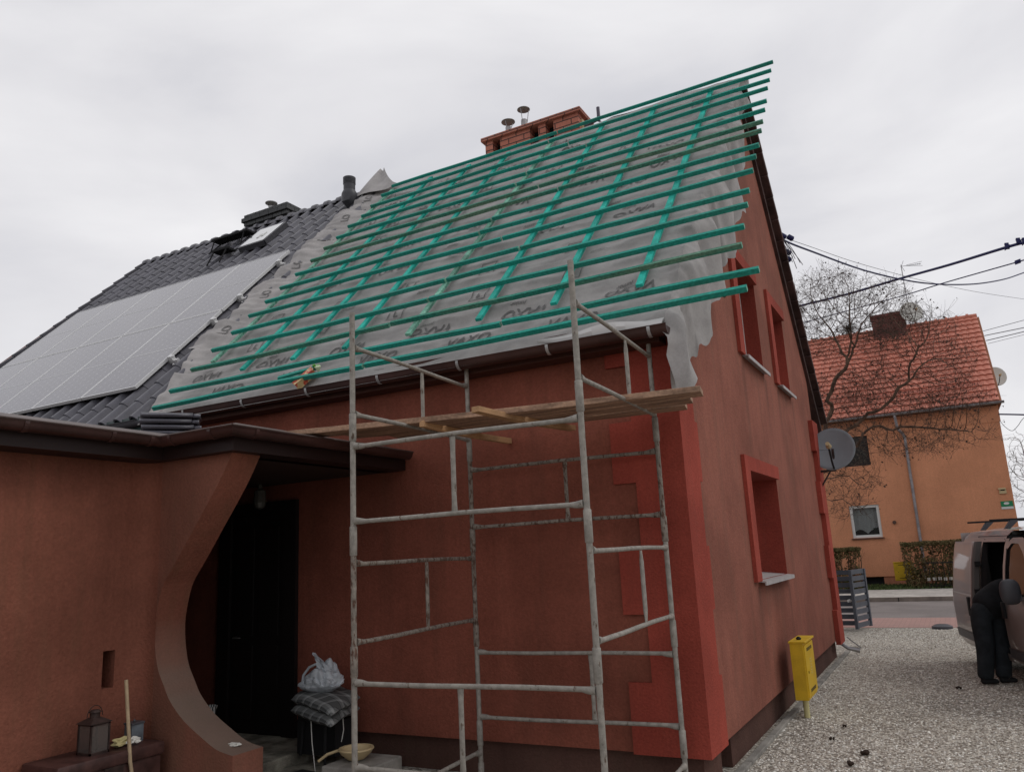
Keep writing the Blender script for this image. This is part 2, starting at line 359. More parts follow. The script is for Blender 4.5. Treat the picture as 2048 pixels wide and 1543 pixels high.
tag(cl.build('soil_clods', mat('damp_soil', (0.03,0.018,0.012), rough=1), recalc=False), 'scattered dark clods of soil lying on the gravel', 'soil', kind='stuff')

# ------------------------------------------------------------ the red house
house = thing('red_house', 'red-brown rendered house with steep gable and half-finished roof under green battens', 'house', (-6, 10.8, 0))
def fill_holes(mb, outer, holes, depth, flip=1):
    """planar wall with rectangular openings (points are 3D), reveals run along depth"""
    bm = bmesh.new(); ed = []
    for loop in [outer]+holes:
        vv = [bm.verts.new(p) for p in loop]
        ed += [bm.edges.new((vv[i], vv[(i+1) % len(vv)])) for i in range(len(vv))]
    bmesh.ops.triangle_fill(bm, edges=ed, use_beauty=True); bm.verts.index_update()
    mb.add([v.co for v in bm.verts], [[v.index for v in f.verts] for f in bm.faces]); bm.free()
def reveal(mb, loop, d):
    d = Vector(d); n = len(loop); L = [Vector(p) for p in loop]
    mb.add(L+[p+d for p in L], [(i,(i+1)%n,n+(i+1)%n,n+i) for i in range(n)])
GX, FY, BY = -1.9, 6.52, 14.85
def rect_x(x, y0, y1, z0, z1): return [(x,y0,z0),(x,y1,z0),(x,y1,z1),(x,y0,z1)]
def zf(y): return 3.78+(y-6.25)*1.0189-.10           # underside of the front slope
def zb(y): return 8.70-(y-11.15)*1.02-.10
wins = [(9.02,10.75,1.52,2.71,.37),(9.50,10.77,4.14,5.38,.24),(11.74,12.84,4.14,5.37,.24)]
holes = [rect_x(GX, a, b, c, d) for a, b, c, d, _ in wins]
mb = MB(); fill_holes(mb, [(GX,FY,.30),(GX,BY,.30),(GX,BY,zb(BY)),(GX,11.15,zf(11.15)),(GX,FY,zf(FY))], holes, .3)
mb.build('gable_wall', M['wall'], house, recalc=False)
for h, wv in zip(holes, wins):
    mb = MB(); reveal(mb, h, (-wv[4],0,0)); mb.build('window_reveal', M['reveal'], house)
mb = MB(); mb.add([(-16.4,FY,.30),(GX,FY,.30),(GX,FY,zf(FY)),(-16.4,FY,zf(FY))], [(0,1,2,3)])
mb.add([(GX,BY,.3),(-16.4,BY,.3),(-16.4,BY,zb(BY)),(GX,BY,zb(BY))], [(0,1,2,3)])
mb.add([(-16.4,FY,0),(-16.4,BY,0),(-16.4,BY,zb(BY)),(-16.4,11.15,8.6),(-16.4,FY,zf(FY))], [(0,1,2,3,4)])
mb.build('front_wall', M['frontwall'], house)
mb = MB(); fill_holes(mb, [(-1.97,6.6,-.1),(-1.97,14.78,-.1),(-1.97,14.78,.31),(-1.97,6.6,.31)], [rect_x(-1.97,7.12,7.46,-.05,.27)], .3)
reveal(mb, rect_x(-1.97,7.12,7.46,-.05,.27), (-.25,0,0))
mb.add([(-16,6.6,-.1),(-1.97,6.6,-.1),(-1.97,6.6,.31),(-16,6.6,.31)], [(0,1,2,3)])
mb.add([(-1.97,6.6,.305),(-1.97,14.78,.305),(GX,BY,.30),(GX,FY,.30)], [(0,1,2,3)]); mb.add([(-16,6.6,.305),(-1.97,6.6,.305),(GX,FY,.30),(-16,FY,.30)], [(0,1,2,3)])
mb.add([(-1.97,14.78,-.1),(-16,14.78,-.1),(-16,14.78,.31),(-1.97,14.78,.31)], [(0,1,2,3)])
mb.build('plinth', M['plinth'], house)
MB().box((-2.3,7.1,-.1),(-2.21,7.5,.3)).build('cellar_opening', M['black'], house)
# corner quoins, alternating long and short, 3 cm proud
zs = [.288,.842,1.378,1.91,2.468,3.0,3.5]
for i in range(len(zs)):
    z0 = zs[i]; z1 = zs[i+1] if i < 6 else 3.96
    wf = .61 if i % 2 == 0 else .405; wg = .50 if i % 2 == 0 else .42; x1, y0 = GX+.03, FY-.03
    z1c = z1+.0; top = min(z1c, zf(FY+.0)+.0)
    pts = [(GX-wf,y0),(x1,y0),(x1,FY+wg),(GX,FY+wg),(GX,FY),(GX-wf,FY)]
    MB().prism([(a,b,z0) for a, b in pts], (0,0,top-z0)).build('quoin', M['quoin'], house)
for i in range(7):
    z0 = [.24,.78,1.30,1.83,2.36,2.9,3.42][i]; z1 = [.78,1.30,1.83,2.36,2.9,3.42,3.95][i]
    wg = .50 if i % 2 == 0 else .36; x1 = GX+.075
    pts = [(GX,BY-wg),(x1,BY-wg),(x1,BY+.06),(GX-.5,BY+.06),(GX-.5,BY),(GX,BY)]
    MB().prism([(a,b,z0) for a, b in pts], (0,0,z1-z0)).build('quoin', M['quoin'], house)
# gable windows: trim band, frame, glazing, sill
for y0, y1, z0, z1, d in wins:
    t = .13; p = .042
    mb = MB(); mb.prism([(GX+.001,y0-t-.11,z0-.01),(GX+.001,y0,z0-.01),(GX+.001,y0,z1),(GX+.001,y1+.0,z1),(GX+.001,y1+.0,z1+.16),(GX+.001,y0-t-.11,z1+.16)], (p,0,0))
    wt = mb.build('window_surround', M['quoin'], house)
    mb = MB(); x = GX-d
    for a, b in (((x-.02,y0,z0),(x+.045,y0+.07,z1)),((x-.02,y1-.07,z0),(x+.045,y1,z1)),((x-.02,y0+.07,z1-.07),(x+.045,y1-.07,z1)),((x-.02,y0+.07,z0),(x+.045,y1-.07,z0+.08)),((x-.02,(y0+y1)/2-.04,z0+.08),(x+.04,(y0+y1)/2+.04,z1-.07))): mb.box(a, b)
    wf_ = mb.build('window_frame', M['white'], house, bevel=.006)
    MB().box((x-.03,y0+.06,z0+.07),(x-.012,y1-.06,z1-.06)).build('glazing', M['glassdark'], wf_)
    s = MB(); s.prism([(GX-d+.04,y0-.03,z0+.035),(GX+.085,y0-.03,z0-.012),(GX+.085,y0-.03,z0-.055),(GX+.07,y0-.03,z0-.055),(GX+.07,y0-.03,z0-.026),(GX-d+.04,y0-.03,z0+.018)], (0,y1-y0+.03,0))
    s.build('window_sill', M['sill'], house)
# ---- roof frame of reference
R0 = Vector((0,6.25,3.78)); Tt = Vector((0,.70043,.71372)); Nn = Vector((0,-.71372,.70043))
def rp_(x, v, o=0.0): return Vector((x,0,0))+R0+Tt*v+Nn*o
CB = [-2.17,-3.04,-3.88,-4.76,-5.62,-6.40,-7.20,-8.05]
def wr(x, v):
    """wrinkles and sag of the membrane between the counter battens"""
    ks = sorted(CB); g = 1.0
    for k in CB: g = min(g, abs(x-k)/.26)
    g = min(1, g)
    n1 = noise.noise(Vector((x*.9+3, v*4.2, 1.3))); n2 = noise.noise(Vector((x*2.6, v*9+7, 4.1))); n3 = noise.noise(Vector((x*6, v*22, 2.2)))
    h = .048*n1+.027*n2+.005*n3 - .010
    ph = math.sin(v*2*PI/.42+2.4*noise.noise(Vector((x*.5,v*.5,9))))
    h += .013*ph*g*(1 if x > -8.2 else .2)
    if x < -8.2:
        k = min(1, (-8.2-x)/.5); fr_ = (v*.78+.3) % 1.0; h = h*(1+.1*k)+.10*k*k*(.8+.5*noise.noise(Vector((5, v*1.0, 8))))+.075*k*fr_**3
    if x > -1.95: h *= 1.4
    return h*(.35+.65*g) if x >= -8.2 else h
def hk(x, v): return min(wr(x, v), .044) if x > -8.35 and v < 6.6 else wr(x, v)
roof = MB()
roof.box((-8.25,6.9,3.3),(-1.95,6.95,3.4))
tp = [rp_(-8.6,-.02,-.06), rp_(GX+.02,-.02,-.06), rp_(GX+.02,7.0,-.06), rp_(-8.6,7.0,-.06)]
bp_ = [rp_(-8.6,-.02,-.16), rp_(GX+.02,-.02,-.16), rp_(GX+.02,7.0,-.22), rp_(-8.6,7.0,-.22)]
roof = MB(); roof.add(tp+bp_, [(0,1,2,3),(7,6,5,4),(0,4,5,1),(1,5,6,2),(2,6,7,3),(3,7,4,0)])
roof.add([(-8.6,11.15,8.66),(GX+.05,11.15,8.66),(GX+.05,15.7,4.02),(-8.6,15.7,4.02),(-8.6,11.15,8.5),(GX+.05,11.15,8.5),(GX+.05,15.7,3.86),(-8.6,15.7,3.86)], [(0,1,2,3),(7,6,5,4),(1,5,6,2),(2,6,7,3)])
roof_o = roof.build('roof', M['brown_tile'], house)
# membrane: front slope, folded over the ridge, flap rolled onto the neighbour's tiles
xs = np.concatenate([np.linspace(-8.95,-8.2,20), np.linspace(-8.16,-1.86,190)])
vsr = np.linspace(-.16, 7.05, 300)
def left_edge(v): return -8.84+.10*noise.noise(Vector((0,v*1.1,3)))+.03*noise.noise(Vector((2,v*4,3)))-(.08 if int(v*1.0) % 2 else 0)
P = []
for v in vsr:
    row = []; le = left_edge(v)
    if v < 1.5: le = -8.45-.3*v/1.5
    for x in xs:
        xx = x if x > -8.2 else -8.2+(x+8.2)*(le+8.2)/(-.75)
        o = hk(xx, v)
        if v < .25: o = o*max(0,(v+.16)/.41)+.0
        row.append(rp_(xx, v, o))
    P.append(row)
mem = MB().grid(P)
P = []
for k in range(14):                      # over the ridge and up at the neighbour's end
    row = []; t = k/13
    for x in xs:
        p = rp_(x, 7.05+.01, hk(x, 7.05)*(1-t)); lift = 0
        row.append(p+Vector((0,.75*t,-.62*t*t-.05*t+lift+.02*noise.noise(Vector((x*2,t*3,5))))))
    P.append(row)
mem.grid(P)
P = []                                   # loose corner of the flap sticking up past the ridge
for i in range(9):
    t = i/8; a = rp_(-8.98, 6.7+1.3*t*.98, .10+.07*t); b = rp_(-8.05-.84*t**.8, 6.85+1.13*t, .09+.07*t)
    P.append([a.lerp(b, q/8)+Nn*(.03*math.sin(q*.8+t*2)) for q in range(9)])
mem.grid(P)
# drape hanging over the gable edge
dk = [(-.2,.60),(.7,.80),(1.5,.85),(2.9,.98),(4.0,1.02),(4.8,1.0),(5.3,.66),(5.8,.5),(6.4,.3),(7.1,.12)]
def drop(v):
    b = np.interp(v, [a for a, _ in dk], [b_ for _, b_ in dk])
    return b+.13*noise.noise(Vector((v*2.3,0,11)))+.05*noise.noise(Vector((v*9,0,2)))
P = []
for v in np.linspace(-.16, 7.12, 300):
    row = []; D = drop(v); p0 = rp_(-1.86, v, hk(-1.86, v))
    for k in range(22):
        t = k/21; fold = .085*math.sin(v*6.2+2.6*noise.noise(Vector((v*.8,t*.7,3))))+.05*noise.noise(Vector((v*7,t*1.3,1)))
        x = -1.86+.05*min(1,t*5)+fold*min(1,t*3)+.045; x = max(x, GX+.02) if t > .08 else -1.86+(x+1.86)*t/.08
        z = p0.z-D*t; y = p0.y+.10*t*D+.08*t*noise.noise(Vector((v*3,t,6)))
        row.append(Vector((x, y, z)))
    P.append(row)
mem.grid(P)
# pale underside strip at the corner and eave lip
mb = MB(); P = []
for k in range(26):
    t = k/25; y = 6.33+.12*t+.02*math.sin(9*t); z = 3.70-.64*t; wd = .15-.05*t
    P.append([(GX+.03+.02*math.sin(6*t), y-.03, z), (GX+.09+.02*math.sin(5*t+1), y+wd*.6, z+.02), (GX+.06, y+wd, z+.03)])
mb.grid(P)
P = []
for k in range(60):
    t = k/59; x = -3.05+1.2*t; b = .07*math.exp(-((x+2.35)/.3)**2); k_ = math.sin(PI*min(1,t*1.6+.02)/2)
    P.append([rp_(x,-.0,.02), rp_(x,-.0-.05*k_,.03+b), rp_(x,-.0-.10*k_,.03+b*.7), rp_(x,-.0-.135*k_,.012)])
mb.grid(P)
mb.build('membrane_lip', M['membrane_in'], roof_o, smooth=True, recalc=False)
# printing on the membrane
def text_tris(body, size, shear=.25):
    cu = bpy.data.curves.new('t', 'FONT'); cu.body = body; cu.size = size; cu.shear = shear; cu.align_x = 'CENTER'; cu.offset = .014*size
    cu.resolution_u = 3
    ob = bpy.data.objects.new('t', cu); sc.collection.objects.link(ob)
    dg = bpy.context.evaluated_depsgraph_get(); me_ = ob.evaluated_get(dg).to_mesh()
    bm = bmesh.new(); bm.from_mesh(me_); bmesh.ops.triangulate(bm, faces=bm.faces)
    bmesh.ops.subdivide_edges(bm, edges=[e_ for e_ in bm.edges if e_.calc_length() > .05], cuts=2); bmesh.ops.triangulate(bm, faces=bm.faces)
    bm.verts.index_update(); V_ = [v.co.copy() for v in bm.verts]; F_ = [[v.index for v in f.verts] for f in bm.faces]; bm.free()
    ob.evaluated_get(dg).to_mesh_clear(); bpy.data.objects.remove(ob); bpy.data.curves.remove(cu); return V_, F_
T1 = text_tris('VAXO', .185); T2 = text_tris('junior', .07); T3 = text_tris('L', .14, 0.0); T4 = text_tris('LO', .19, 0.0)
pr = mem; pr.m = 1
def put(T, x, v, rot=0, lim=True):
    c, s = math.cos(rot), math.sin(rot); out_ = []
    for p in T[0]:
        px, pv = p.x*c-p.y*s, p.x*s+p.y*c
        X, Vv = x+px, v+pv
        if X < -8.9 or X > -1.86: return
        out_.append(rp_(X, Vv, (hk(X, Vv) if X > -8.2 else hk(-8.2+(X+8.2)*1.0, Vv))+.011))
    pr.add(out_, T[1])
def box_logo(x, v):
    s = .105
    for a, b, c, d in ((-s,-s,s,-s+.012),(-s,s-.012,s,s),(-s,-s,-s+.012,s),(s-.012,-s,s,s)):
        n_ = 5; pts = []
        for i in range(n_+1):
            for q in (0,1):
                if c-a > d-b: X, Y = a+(c-a)*i/n_, (b, d)[q]
                else: X, Y = (a, c)[q], b+(d-b)*i/n_
                pts.append(rp_(x+X, v+Y, hk(x+X, v+Y)+.011))
        pr.add(pts, [(2*i,2*i+1,2*i+3,2*i+2) for i in range(n_)])
    put(T3, x, v-.06)
rows = [(.34,'V',0,-5.07),(.72,'V',PI,-4.55),(1.36,'L',0,-4.2),(2.06,'L',0,-4.35),(1.76,'j',0,-4.0),(2.72,'V',PI,-4.9),(3.02,'j',0,-4.1),(3.62,'V',0,-5.2),(4.12,'V',PI,-4.7),(4.80,'V',0,-4.9),(5.15,'L',0,-5.5),(5.9,'V',PI,-4.2),(6.3,'L',0,-4.6)]
for v, k, rot, x0 in rows:
    for i in range(-5, 6):
        x = x0+i*1.13
        if x < -8.0 or x > -2.2: continue
        if k == 'V':
            put(T1, x, v-.07 if not rot else v+.07, rot)
            put(T2, x+(.12 if not rot else -.1), v-.155 if not rot else v+.155, rot)
        elif k == 'L': box_logo(x, v)
        else: put(T2, x, v)
for v in (1.95, 3.0, 3.95, 4.85, 5.65, 6.55): put(T4, -8.5, v, PI/2+.2)
for v in (.25, 1.2): put(T4, -1.99, v, -.5)
mem_o = mem.build('membrane', [M['membrane'], M['print']], roof_o, recalc=False)
mem_o.data.polygons.foreach_set('use_smooth', [True]*len(mem_o.data.polygons))
# counter battens
for i, x in enumerate(CB):
    v0 = .60 if i < 7 else 1.0; v1 = 6.62
    mb = MB(); a, b = rp_(x+.01*math.sin(i*3), v0, .062), rp_(x, v1, .062)
    mid = v0+(v1-v0)*(.45+.1*math.sin(i*2)); c = rp_(x+.004, mid-.01, .062); d = rp_(x-.006, mid+.01, .062)
    mb.beam(a, c, .068, .034, Nn); mb.beam(d, b, .068, .034, Nn)
    mb.build('counter_batten', M['counter_worn'] if i in (3, 7) else M['counter'], roof_o, bevel=.003)
# roof battens (v of left and right end, x of ends)
VR = [6.82,6.397,5.934,5.554,4.982,4.624,4.194,3.876,3.397,3.051,2.637,2.108,1.761,1.278,.885,.34,.054]
VL = [6.70,6.28,5.80,5.38,5.02,4.58,4.20,3.77,3.34,2.94,2.54,2.16,1.69,1.26,.81,.35,.0]
XR = [-1.29,-1.295,-1.291,-1.296,-1.277,-1.275,-1.274,-1.272,-1.27,-1.28,-1.283,-1.281,-1.27,-1.266,-1.257,-1.075,-1.151]
XL = [-8.09,-8.10,-8.07,-8.04,-8.13,-8.12,-8.15,-8.14,-8.16,-8.19,-8.20,-8.25,-8.22,-8.24,-8.23,-8.20,-8.18]
for i in range(17):
    mb = MB(); m_ = 'batten_old' if i in (6, 7, 14) else 'batten'; zz = .104
    jx = [-4.74,-4.78,-4.3,-3.9][i % 4] if i < 14 else [-5.1,-3.5,-5.0][i-14]
    def bv(x):
        t = (x-XL[i])/(XR[i]-XL[i]); return VL[i]+(VR[i]-VL[i])*t+.012*math.sin(x*1.3+i)
    for a, b, s in ((XL[i], jx-.01, 0), (jx+.01, XR[i], .012)):
        n_ = 5; pts = [rp_(a+(b-a)*k/n_, bv(a+(b-a)*k/n_)+s, zz+.004*math.sin(k*1.7+i)) for k in range(n_+1)]
        prof = [(-.021,-.026),(.021,-.026),(.021,.022),(-.021,.022)]
        V_ = [p+Tt*q[0]+Nn*q[1] for p in pts for q in prof]
        F_ = [(4*k+j,4*k+(j+1)%4,4*k+4+(j+1)%4,4*k+4+j) for k in range(n_) for j in range(4)]+[(3,2,1,0),(4*n_,4*n_+1,4*n_+2,4*n_+3)]
        mb.m = 0; mb.add(V_, F_[:-2]); mb.m = 1; mb.add(V_[:4], [(3,2,1,0)]); mb.add(V_[-4:], [(0,1,2,3)]); mb.m = 0
    mb.build('batten', [M[m_], M['counter_worn']], roof_o)
mb = MB(); a = rp_(-6.25,.13,.10); b = rp_(-5.75,.20,.10); mb.beam(a, b, .045, .03, Nn)
mb.build('batten_offcut', M['batten'], roof_o)
# far slope verge tiles, stepped
for k in range(17):
    t0 = k*.385; c0 = Vector((GX+.02, 11.2+t0*.7, 8.72-t0*.714)); u = Vector((0,.7,-.714)); nn = Vector((0,.714,.70))
    MB().obox(c0+u*.19+nn*.035, Vector((.13,0,0)), u*.205+nn*.022, nn*.045).build('verge_tile', M['brown_tile'], roof_o, bevel=.008)
# gutter, brackets
def gutter(mb, pts, r, side, n=10, th=.004):
    """half-round trough swept along pts; side = outward unit normals per segment (mitred)"""
    rows_ = []; k = len(pts)
    for i in range(k):
        p = Vector(pts[i]); s = Vector(side[i])
        ring = [p+s*(r*math.cos(a))+Vector((0,0,r*math.sin(a))) for a in np.linspace(PI, 2*PI, n)]
        ring += [p+s*((r+.012)*1.0)+Vector((0,0,.012)), p+s*(r*.93)+Vector((0,0,.018)), p+s*(r-.006)+Vector((0,0,0))]
        ring += [p+s*((r-.006)*math.cos(a))+Vector((0,0,(r-.006)*math.sin(a))) for a in np.linspace(2*PI, PI, n)]
        rows_.append(ring)
    mb.grid(rows_)
    for ring in (rows_[0], rows_[-1]):
        o = len(mb.v); mb.v += [tuple(q) for q in ring[:n]]; mb.f.append(tuple(range(o, o+n))); mb.mi.append(mb.m)
gm = MB(); gutter(gm, [(-8.35,6.19,3.735),(-1.81,6.19,3.70)], .068, [(0,-1,0)]*2)
gut = gm.build('gutter', M['gutter'], house, smooth=True)
for i in range(7):
    x = -7.6+i*.94; p = Vector((x,6.19,3.735-.035*(x+8.35)/6.54)); mb = MB()
    ring = [p+Vector((0,-.074*math.cos(a),.074*math.sin(a))) for a in np.linspace(2*PI+.1, 2*PI-1.5, 8)]
    mb.grid([[q+Vector((-.014,0,0)), q+Vector((.014,0,0))] for q in ring]); mb.build('gutter_bracket', M['galv'], gut, solid=.004)
MB().prism([(-8.35,6.3,3.62),(-8.35,6.32,3.84),(-8.35,6.50,3.90),(-8.35,6.50,3.62)], (6.42,0,0)).build('soffit_board', mat('brown_soffit', (0.075,0.03,0.022), rough=.7), house)
# cable hooks at the gable edge
mb = MB()
for c in ((GX,13.1,6.96),(GX,13.6,6.80)):
    mb.tube([Vector(c)+Vector(q) for q in ((-.05,-.05,.0),(.03,-.02,.01),(.08,.02,-.0),(.09,.02,-.04),(.06,.02,-.05))], .012, 6)
for c in ((-1.76,13.2,6.92),(-1.66,13.3,6.90),(-1.78,13.7,6.80),(-1.79,13.7,6.68)):
    mb.lathe(c, [(.015,-.06),(.045,-.045),(.045,.045),(.015,.06)], 8, (.6,.2,-.5))
mb.build('cable_bracket', M['wire'], house)
mb = MB()
for k in range(7):
    a = Vector((-1.82,13.15,6.93)); pts = []
    for q in range(12):
        t = q/11; pts.append(a+Vector((.26*t*(.25+.14*k)*(1 if k % 3 else .5), .6*t, -.34*t*t*(.5+.13*k)-.07*math.sin(PI*t)*(k % 2))))
    mb.tube(pts, .006, 5)
mb.build('loose_cable', M['wire_g'], house)
# front door with frame, lamp
mb = MB(); mb.box((-7.33,FY-.05,.2),(-7.15,FY-.002,2.62)); mb.box((-6.35,FY-.05,.2),(-6.17,FY-.002,2.62)); mb.box((-7.15,FY-.05,2.5),(-6.35,FY-.002,2.62))
fr = mb.build('door_frame', M['darkframe'], house)
mb = MB(); mb.box((-7.15,FY-.02,.2),(-6.35,FY-.003,2.5))
for a, b, c, d in ((-7.07,-6.8,.35,1.1),(-6.72,-6.43,.35,1.1),(-7.07,-6.8,1.2,2.35),(-6.72,-6.43,1.2,2.35)): mb.box((a,FY-.032,c),(b,FY-.021,d))
dr = mb.build('door', M['darkframe'], house, bevel=.004)
MB().tube([(-7.04,FY-.03,1.18),(-7.04,FY-.08,1.18),(-6.94,FY-.08,1.18)], .010, 8).build('door_handle', M['steel'], dr)
# chimney
def brick_mat(name, c1, c2, mort, w_=.25, h_=.075, ms=.008):
    m = bpy.data.materials.new(name); m.use_nodes = True; t = m.node_tree; b = t.nodes['Principled BSDF']; b.inputs['Roughness'].default_value = .9
    tcn = N(t, 'ShaderNodeTexCoord'); sp = N(t, 'ShaderNodeSeparateXYZ'); t.links.new(tcn.outputs['Object'], sp.inputs[0])
    ad = N(t, 'ShaderNodeMath', _operation='ADD'); t.links.new(sp.outputs[0], ad.inputs[0]); t.links.new(sp.outputs[1], ad.inputs[1])
    cb = N(t, 'ShaderNodeCombineXYZ'); t.links.new(ad.outputs[0], cb.inputs[0]); t.links.new(sp.outputs[2], cb.inputs[1])
    br = N(t, 'ShaderNodeTexBrick', Scale=1.0); br.inputs['Color1'].default_value=(*c1,1); br.inputs['Color2'].default_value=(*c2,1); br.inputs['Mortar'].default_value=(*mort,1)
    br.inputs['Brick Width'].default_value=w_; br.inputs['Row Height'].default_value=h_; br.inputs['Mortar Size'].default_value=ms
    t.links.new(cb.outputs[0], br.inputs['Vector'])
    nn = N(t, 'ShaderNodeTexNoise', Scale=14.0, Detail=5.0); t.links.new(tcn.outputs['Object'], nn.inputs['Vector'])
    mr = N(t, 'ShaderNodeMapRange'); mr.inputs[3].default_value=.7; mr.inputs[4].default_value=1.25; t.links.new(nn.outputs['Fac'], mr.inputs[0])
    vm = N(t, 'ShaderNodeVectorMath', _operation='SCALE'); t.links.new(br.outputs[0], vm.inputs[0]); t.links.new(mr.outputs[0], vm.inputs['Scale'])
    t.links.new(vm.outputs[0], b.inputs['Base Color'])
    bp = N(t, 'ShaderNodeBump'); bp.inputs['Strength'].default_value=.8; bp.inputs['Distance'].default_value=.01; bp.invert = True
    t.links.new(br.outputs['Fac'], bp.inputs['Height']); t.links.new(bp.outputs[0], b.inputs['Normal']); return m
M['brick'] = brick_mat('orange_brick', (.50,.185,.125), (.42,.145,.10), (.10,.05,.04), h_=.105, w_=.30, ms=.010)
M['brick_dk'] = brick_mat('grey_brick', (.085,.088,.09), (.07,.072,.075), (.02,.02,.02), h_=.09)
cx0, cx1, cy0, cy1, cz1 = -6.27, -4.47, 11.2, 11.7, 9.10
mb = MB()
def yrect(x0, x1, z0, z1, y=cy0): return [(x0,y,z0),(x1,y,z0),(x1,y,z1),(x0,y,z1)]
ho = [yrect(-6.12,-5.97,8.78,cz1-.005), yrect(-5.38,-5.22,8.78,cz1-.005), yrect(-5.08,-4.93,8.78,cz1-.005)]
fill_holes(mb, yrect(cx0,cx1,8.2,cz1), ho, .1)
for h in ho: reveal(mb, h, (0,.2,0))
mb.box((cx0,cy0+.21,8.2),(cx1,cy1,cz1)); mb.add([(cx0,cy0,8.2),(cx0,cy0+.21,8.2),(cx0,cy0+.21,cz1),(cx0,cy0,cz1)],[(0,1,2,3)]); mb.add([(cx1,cy0,8.2),(cx1,cy0+.21,8.2),(cx1,cy0+.21,cz1),(cx1,cy0,cz1)],[(0,1,2,3)])
ch = mb.build('chimney', M['brick'], roof_o, recalc=False)
mb = MB(); mb.box((cx0-.06,cy0-.06,cz1),(cx1+.06,cy1+.06,cz1+.07)); mb.build('chimney_cap', M['brick'], house, bevel=.006)
for h in ho: MB().box((h[0][0],cy0+.19,8.7),(h[1][0],cy0+.207,cz1)).build('chimney_vent', M['black'], ch)
for x, zt, rr in ((-5.92,.33,.125),(-5.60,.47,.115)):
    mb = MB(); y = 11.45; z = cz1+.1
    mb.lathe((x,y,z), [(.055,0),(.055,.21 if zt < .4 else .25)], 16)
    for k in range(3):
        a = k*2.1+.4; mb.tube([(x+.055*math.cos(a),y+.055*math.sin(a),z+.2),(x+.09*math.cos(a),y+.09*math.sin(a),z+zt-.02)], .006, 6)
    mb.lathe((x,y,z+zt), [(rr*.2,-.008),(rr,-.02),(rr,-.012),(.01,.025)], 20)
    mb.build('flue_cowl', M['steel'], house, smooth=True)
mb = MB(); mb.box((cx1,11.3,8.80),(cx1+.03,11.5,9.02)); mb.build('junction_plate', M['cream'], house)
mb = MB(); mb.beam((cx1+.02,11.4,8.93),(-4.17,11.36,8.97),.05,.05); mb.tube([(-4.17,11.36,8.92),(-4.17,11.36,9.17)], .03, 8)
mb.tube([(-4.17,11.36,8.93),(-4.14,11.3,8.86),(-4.07,11.2,8.8)], .006, 5); mb.build('mast_bracket', mat('violet_grey_metal', (0.10,0.09,0.12), rough=.5), house)
# ------------------------------------------------------------ neighbour's half: dark tiled roof
nb = thing('tiled_house', 'adjoining house half under a dark anthracite tiled roof', 'house', (-12, 10.8, 0))
def tiles(mb, P0, X, T, Nv, width, length, pitch, course, amp, roll=.42, per=10, lift=.03, skip=None):
    """overlapping courses of pantiles: rolls run up the slope, every course has a raised lower lip"""
    nx = int(round(width/pitch)); nc = int(round(length/course))
    for c in range(nc):
        v0 = c*course; v1 = v0+course+.03; r0_, r1_, r2_ = [], [], []
        for i in range(nx*per+1):
            t = (i % per)/per; x = i/per*pitch
            q = abs(t-.5)/(roll/2); h = amp*math.sqrt(max(0, 1-q*q)) if q < 1 else 0
            if skip and skip(x+P0.x, v0+course/2): h = h
            j = .004*noise.noise(Vector((int(i/per)*3.1, c*2.7, 1)))
            r0_.append(P0+X*x+T*v0+Nv*(h-.012)); r1_.append(P0+X*x+T*(v0+j)+Nv*(h+lift+j)); r2_.append(P0+X*x+T*v1+Nv*(h*.96+.002))
        mb.grid([r0_, r1_]); mb.grid([r1_, r2_])
mb = MB(); NT = Vector((0,.70043,.71372))
tiles(mb, Vector((-15.38,0,0))+R0+Tt*(-.02)+Nn*(-.03), Vector((1,0,0)), Tt, Nn, 7.0, 7.22, .30, .40, .078, per=14, roll=.46, lift=.015)
nroof = mb.build('roof', M['tile'], nb, recalc=False)
for p in nroof.data.polygons: p.use_smooth = True
nroof.data.set_sharp_from_angle(angle=math.radians(50))
mb = MB(); mb.add([rp_(-15.36,0,-.07),rp_(-8.4,0,-.07),rp_(-8.4,7.2,-.07),rp_(-15.36,7.2,-.07),(-15.36,16,3.9),(-8.4,16,3.9),(-8.4,11.2,8.78),(-15.36,11.2,8.78)], [(0,1,2,3),(4,5,6,7),(0,3,7,4),(1,5,6,2)])
mb.build('roof_deck', M['tile_edge'], nb)
rm = MB()
n = 21
for i in range(n):
    x = -15.42+i*.32; p0 = rp_(x,7.2,.02); 
    ring = lambda xx, r: [Vector((xx, p0.y+.05-r*1.15*math.cos(a), p0.z-.05+r*math.sin(a))) for a in np.linspace(0, PI, 10)]
    ra = ring(x-.03,.145); rb = ring(x+.05,.145); rc = ring(x+.055,.118); rd = ring(x+.32,.112)
    rm.grid([ra, rb, rc, rd]); rm.add(ra, [tuple(range(10))])
rm.build('ridge_tile', M['tile'], nroof, smooth=True)
vm_ = MB()
for c in range(20):
    a = rp_(-15.41, c*.36, .045); b = rp_(-15.41, c*.36+.38, .018); vm_.beam(a, b, .05, .11, Nn)
vm_.build('verge', M['tile'], nroof, bevel=.006)
MB().prism([(-8.45,6.21,3.62),(-8.45,6.25,3.80),(-8.45,6.5,3.9),(-8.45,6.5,3.62)], (-7.1,0,0)).build('fascia', mat('dark_green_fascia', (0.03,0.05,0.048), rough=.4), nb)
mb = MB(); gutter(mb, [(-15.5,6.185,3.72),(-8.42,6.185,3.72)], .062, [(0,-1,0)]*2); mb.build('gutter', M['plastic_dk'], nb, smooth=True)
mb = MB(); mb.add([(-15.2,6.52,.3),(-8.4,6.52,.3),(-8.4,6.52,3.7),(-15.2,6.52,3.7),(-15.2,15,.3),(-15.2,15,3.7),(-15.2,11,8.5)], [(0,1,2,3),(0,3,6,5,4)]); mb.build('wall', M['frontwall'], nb)
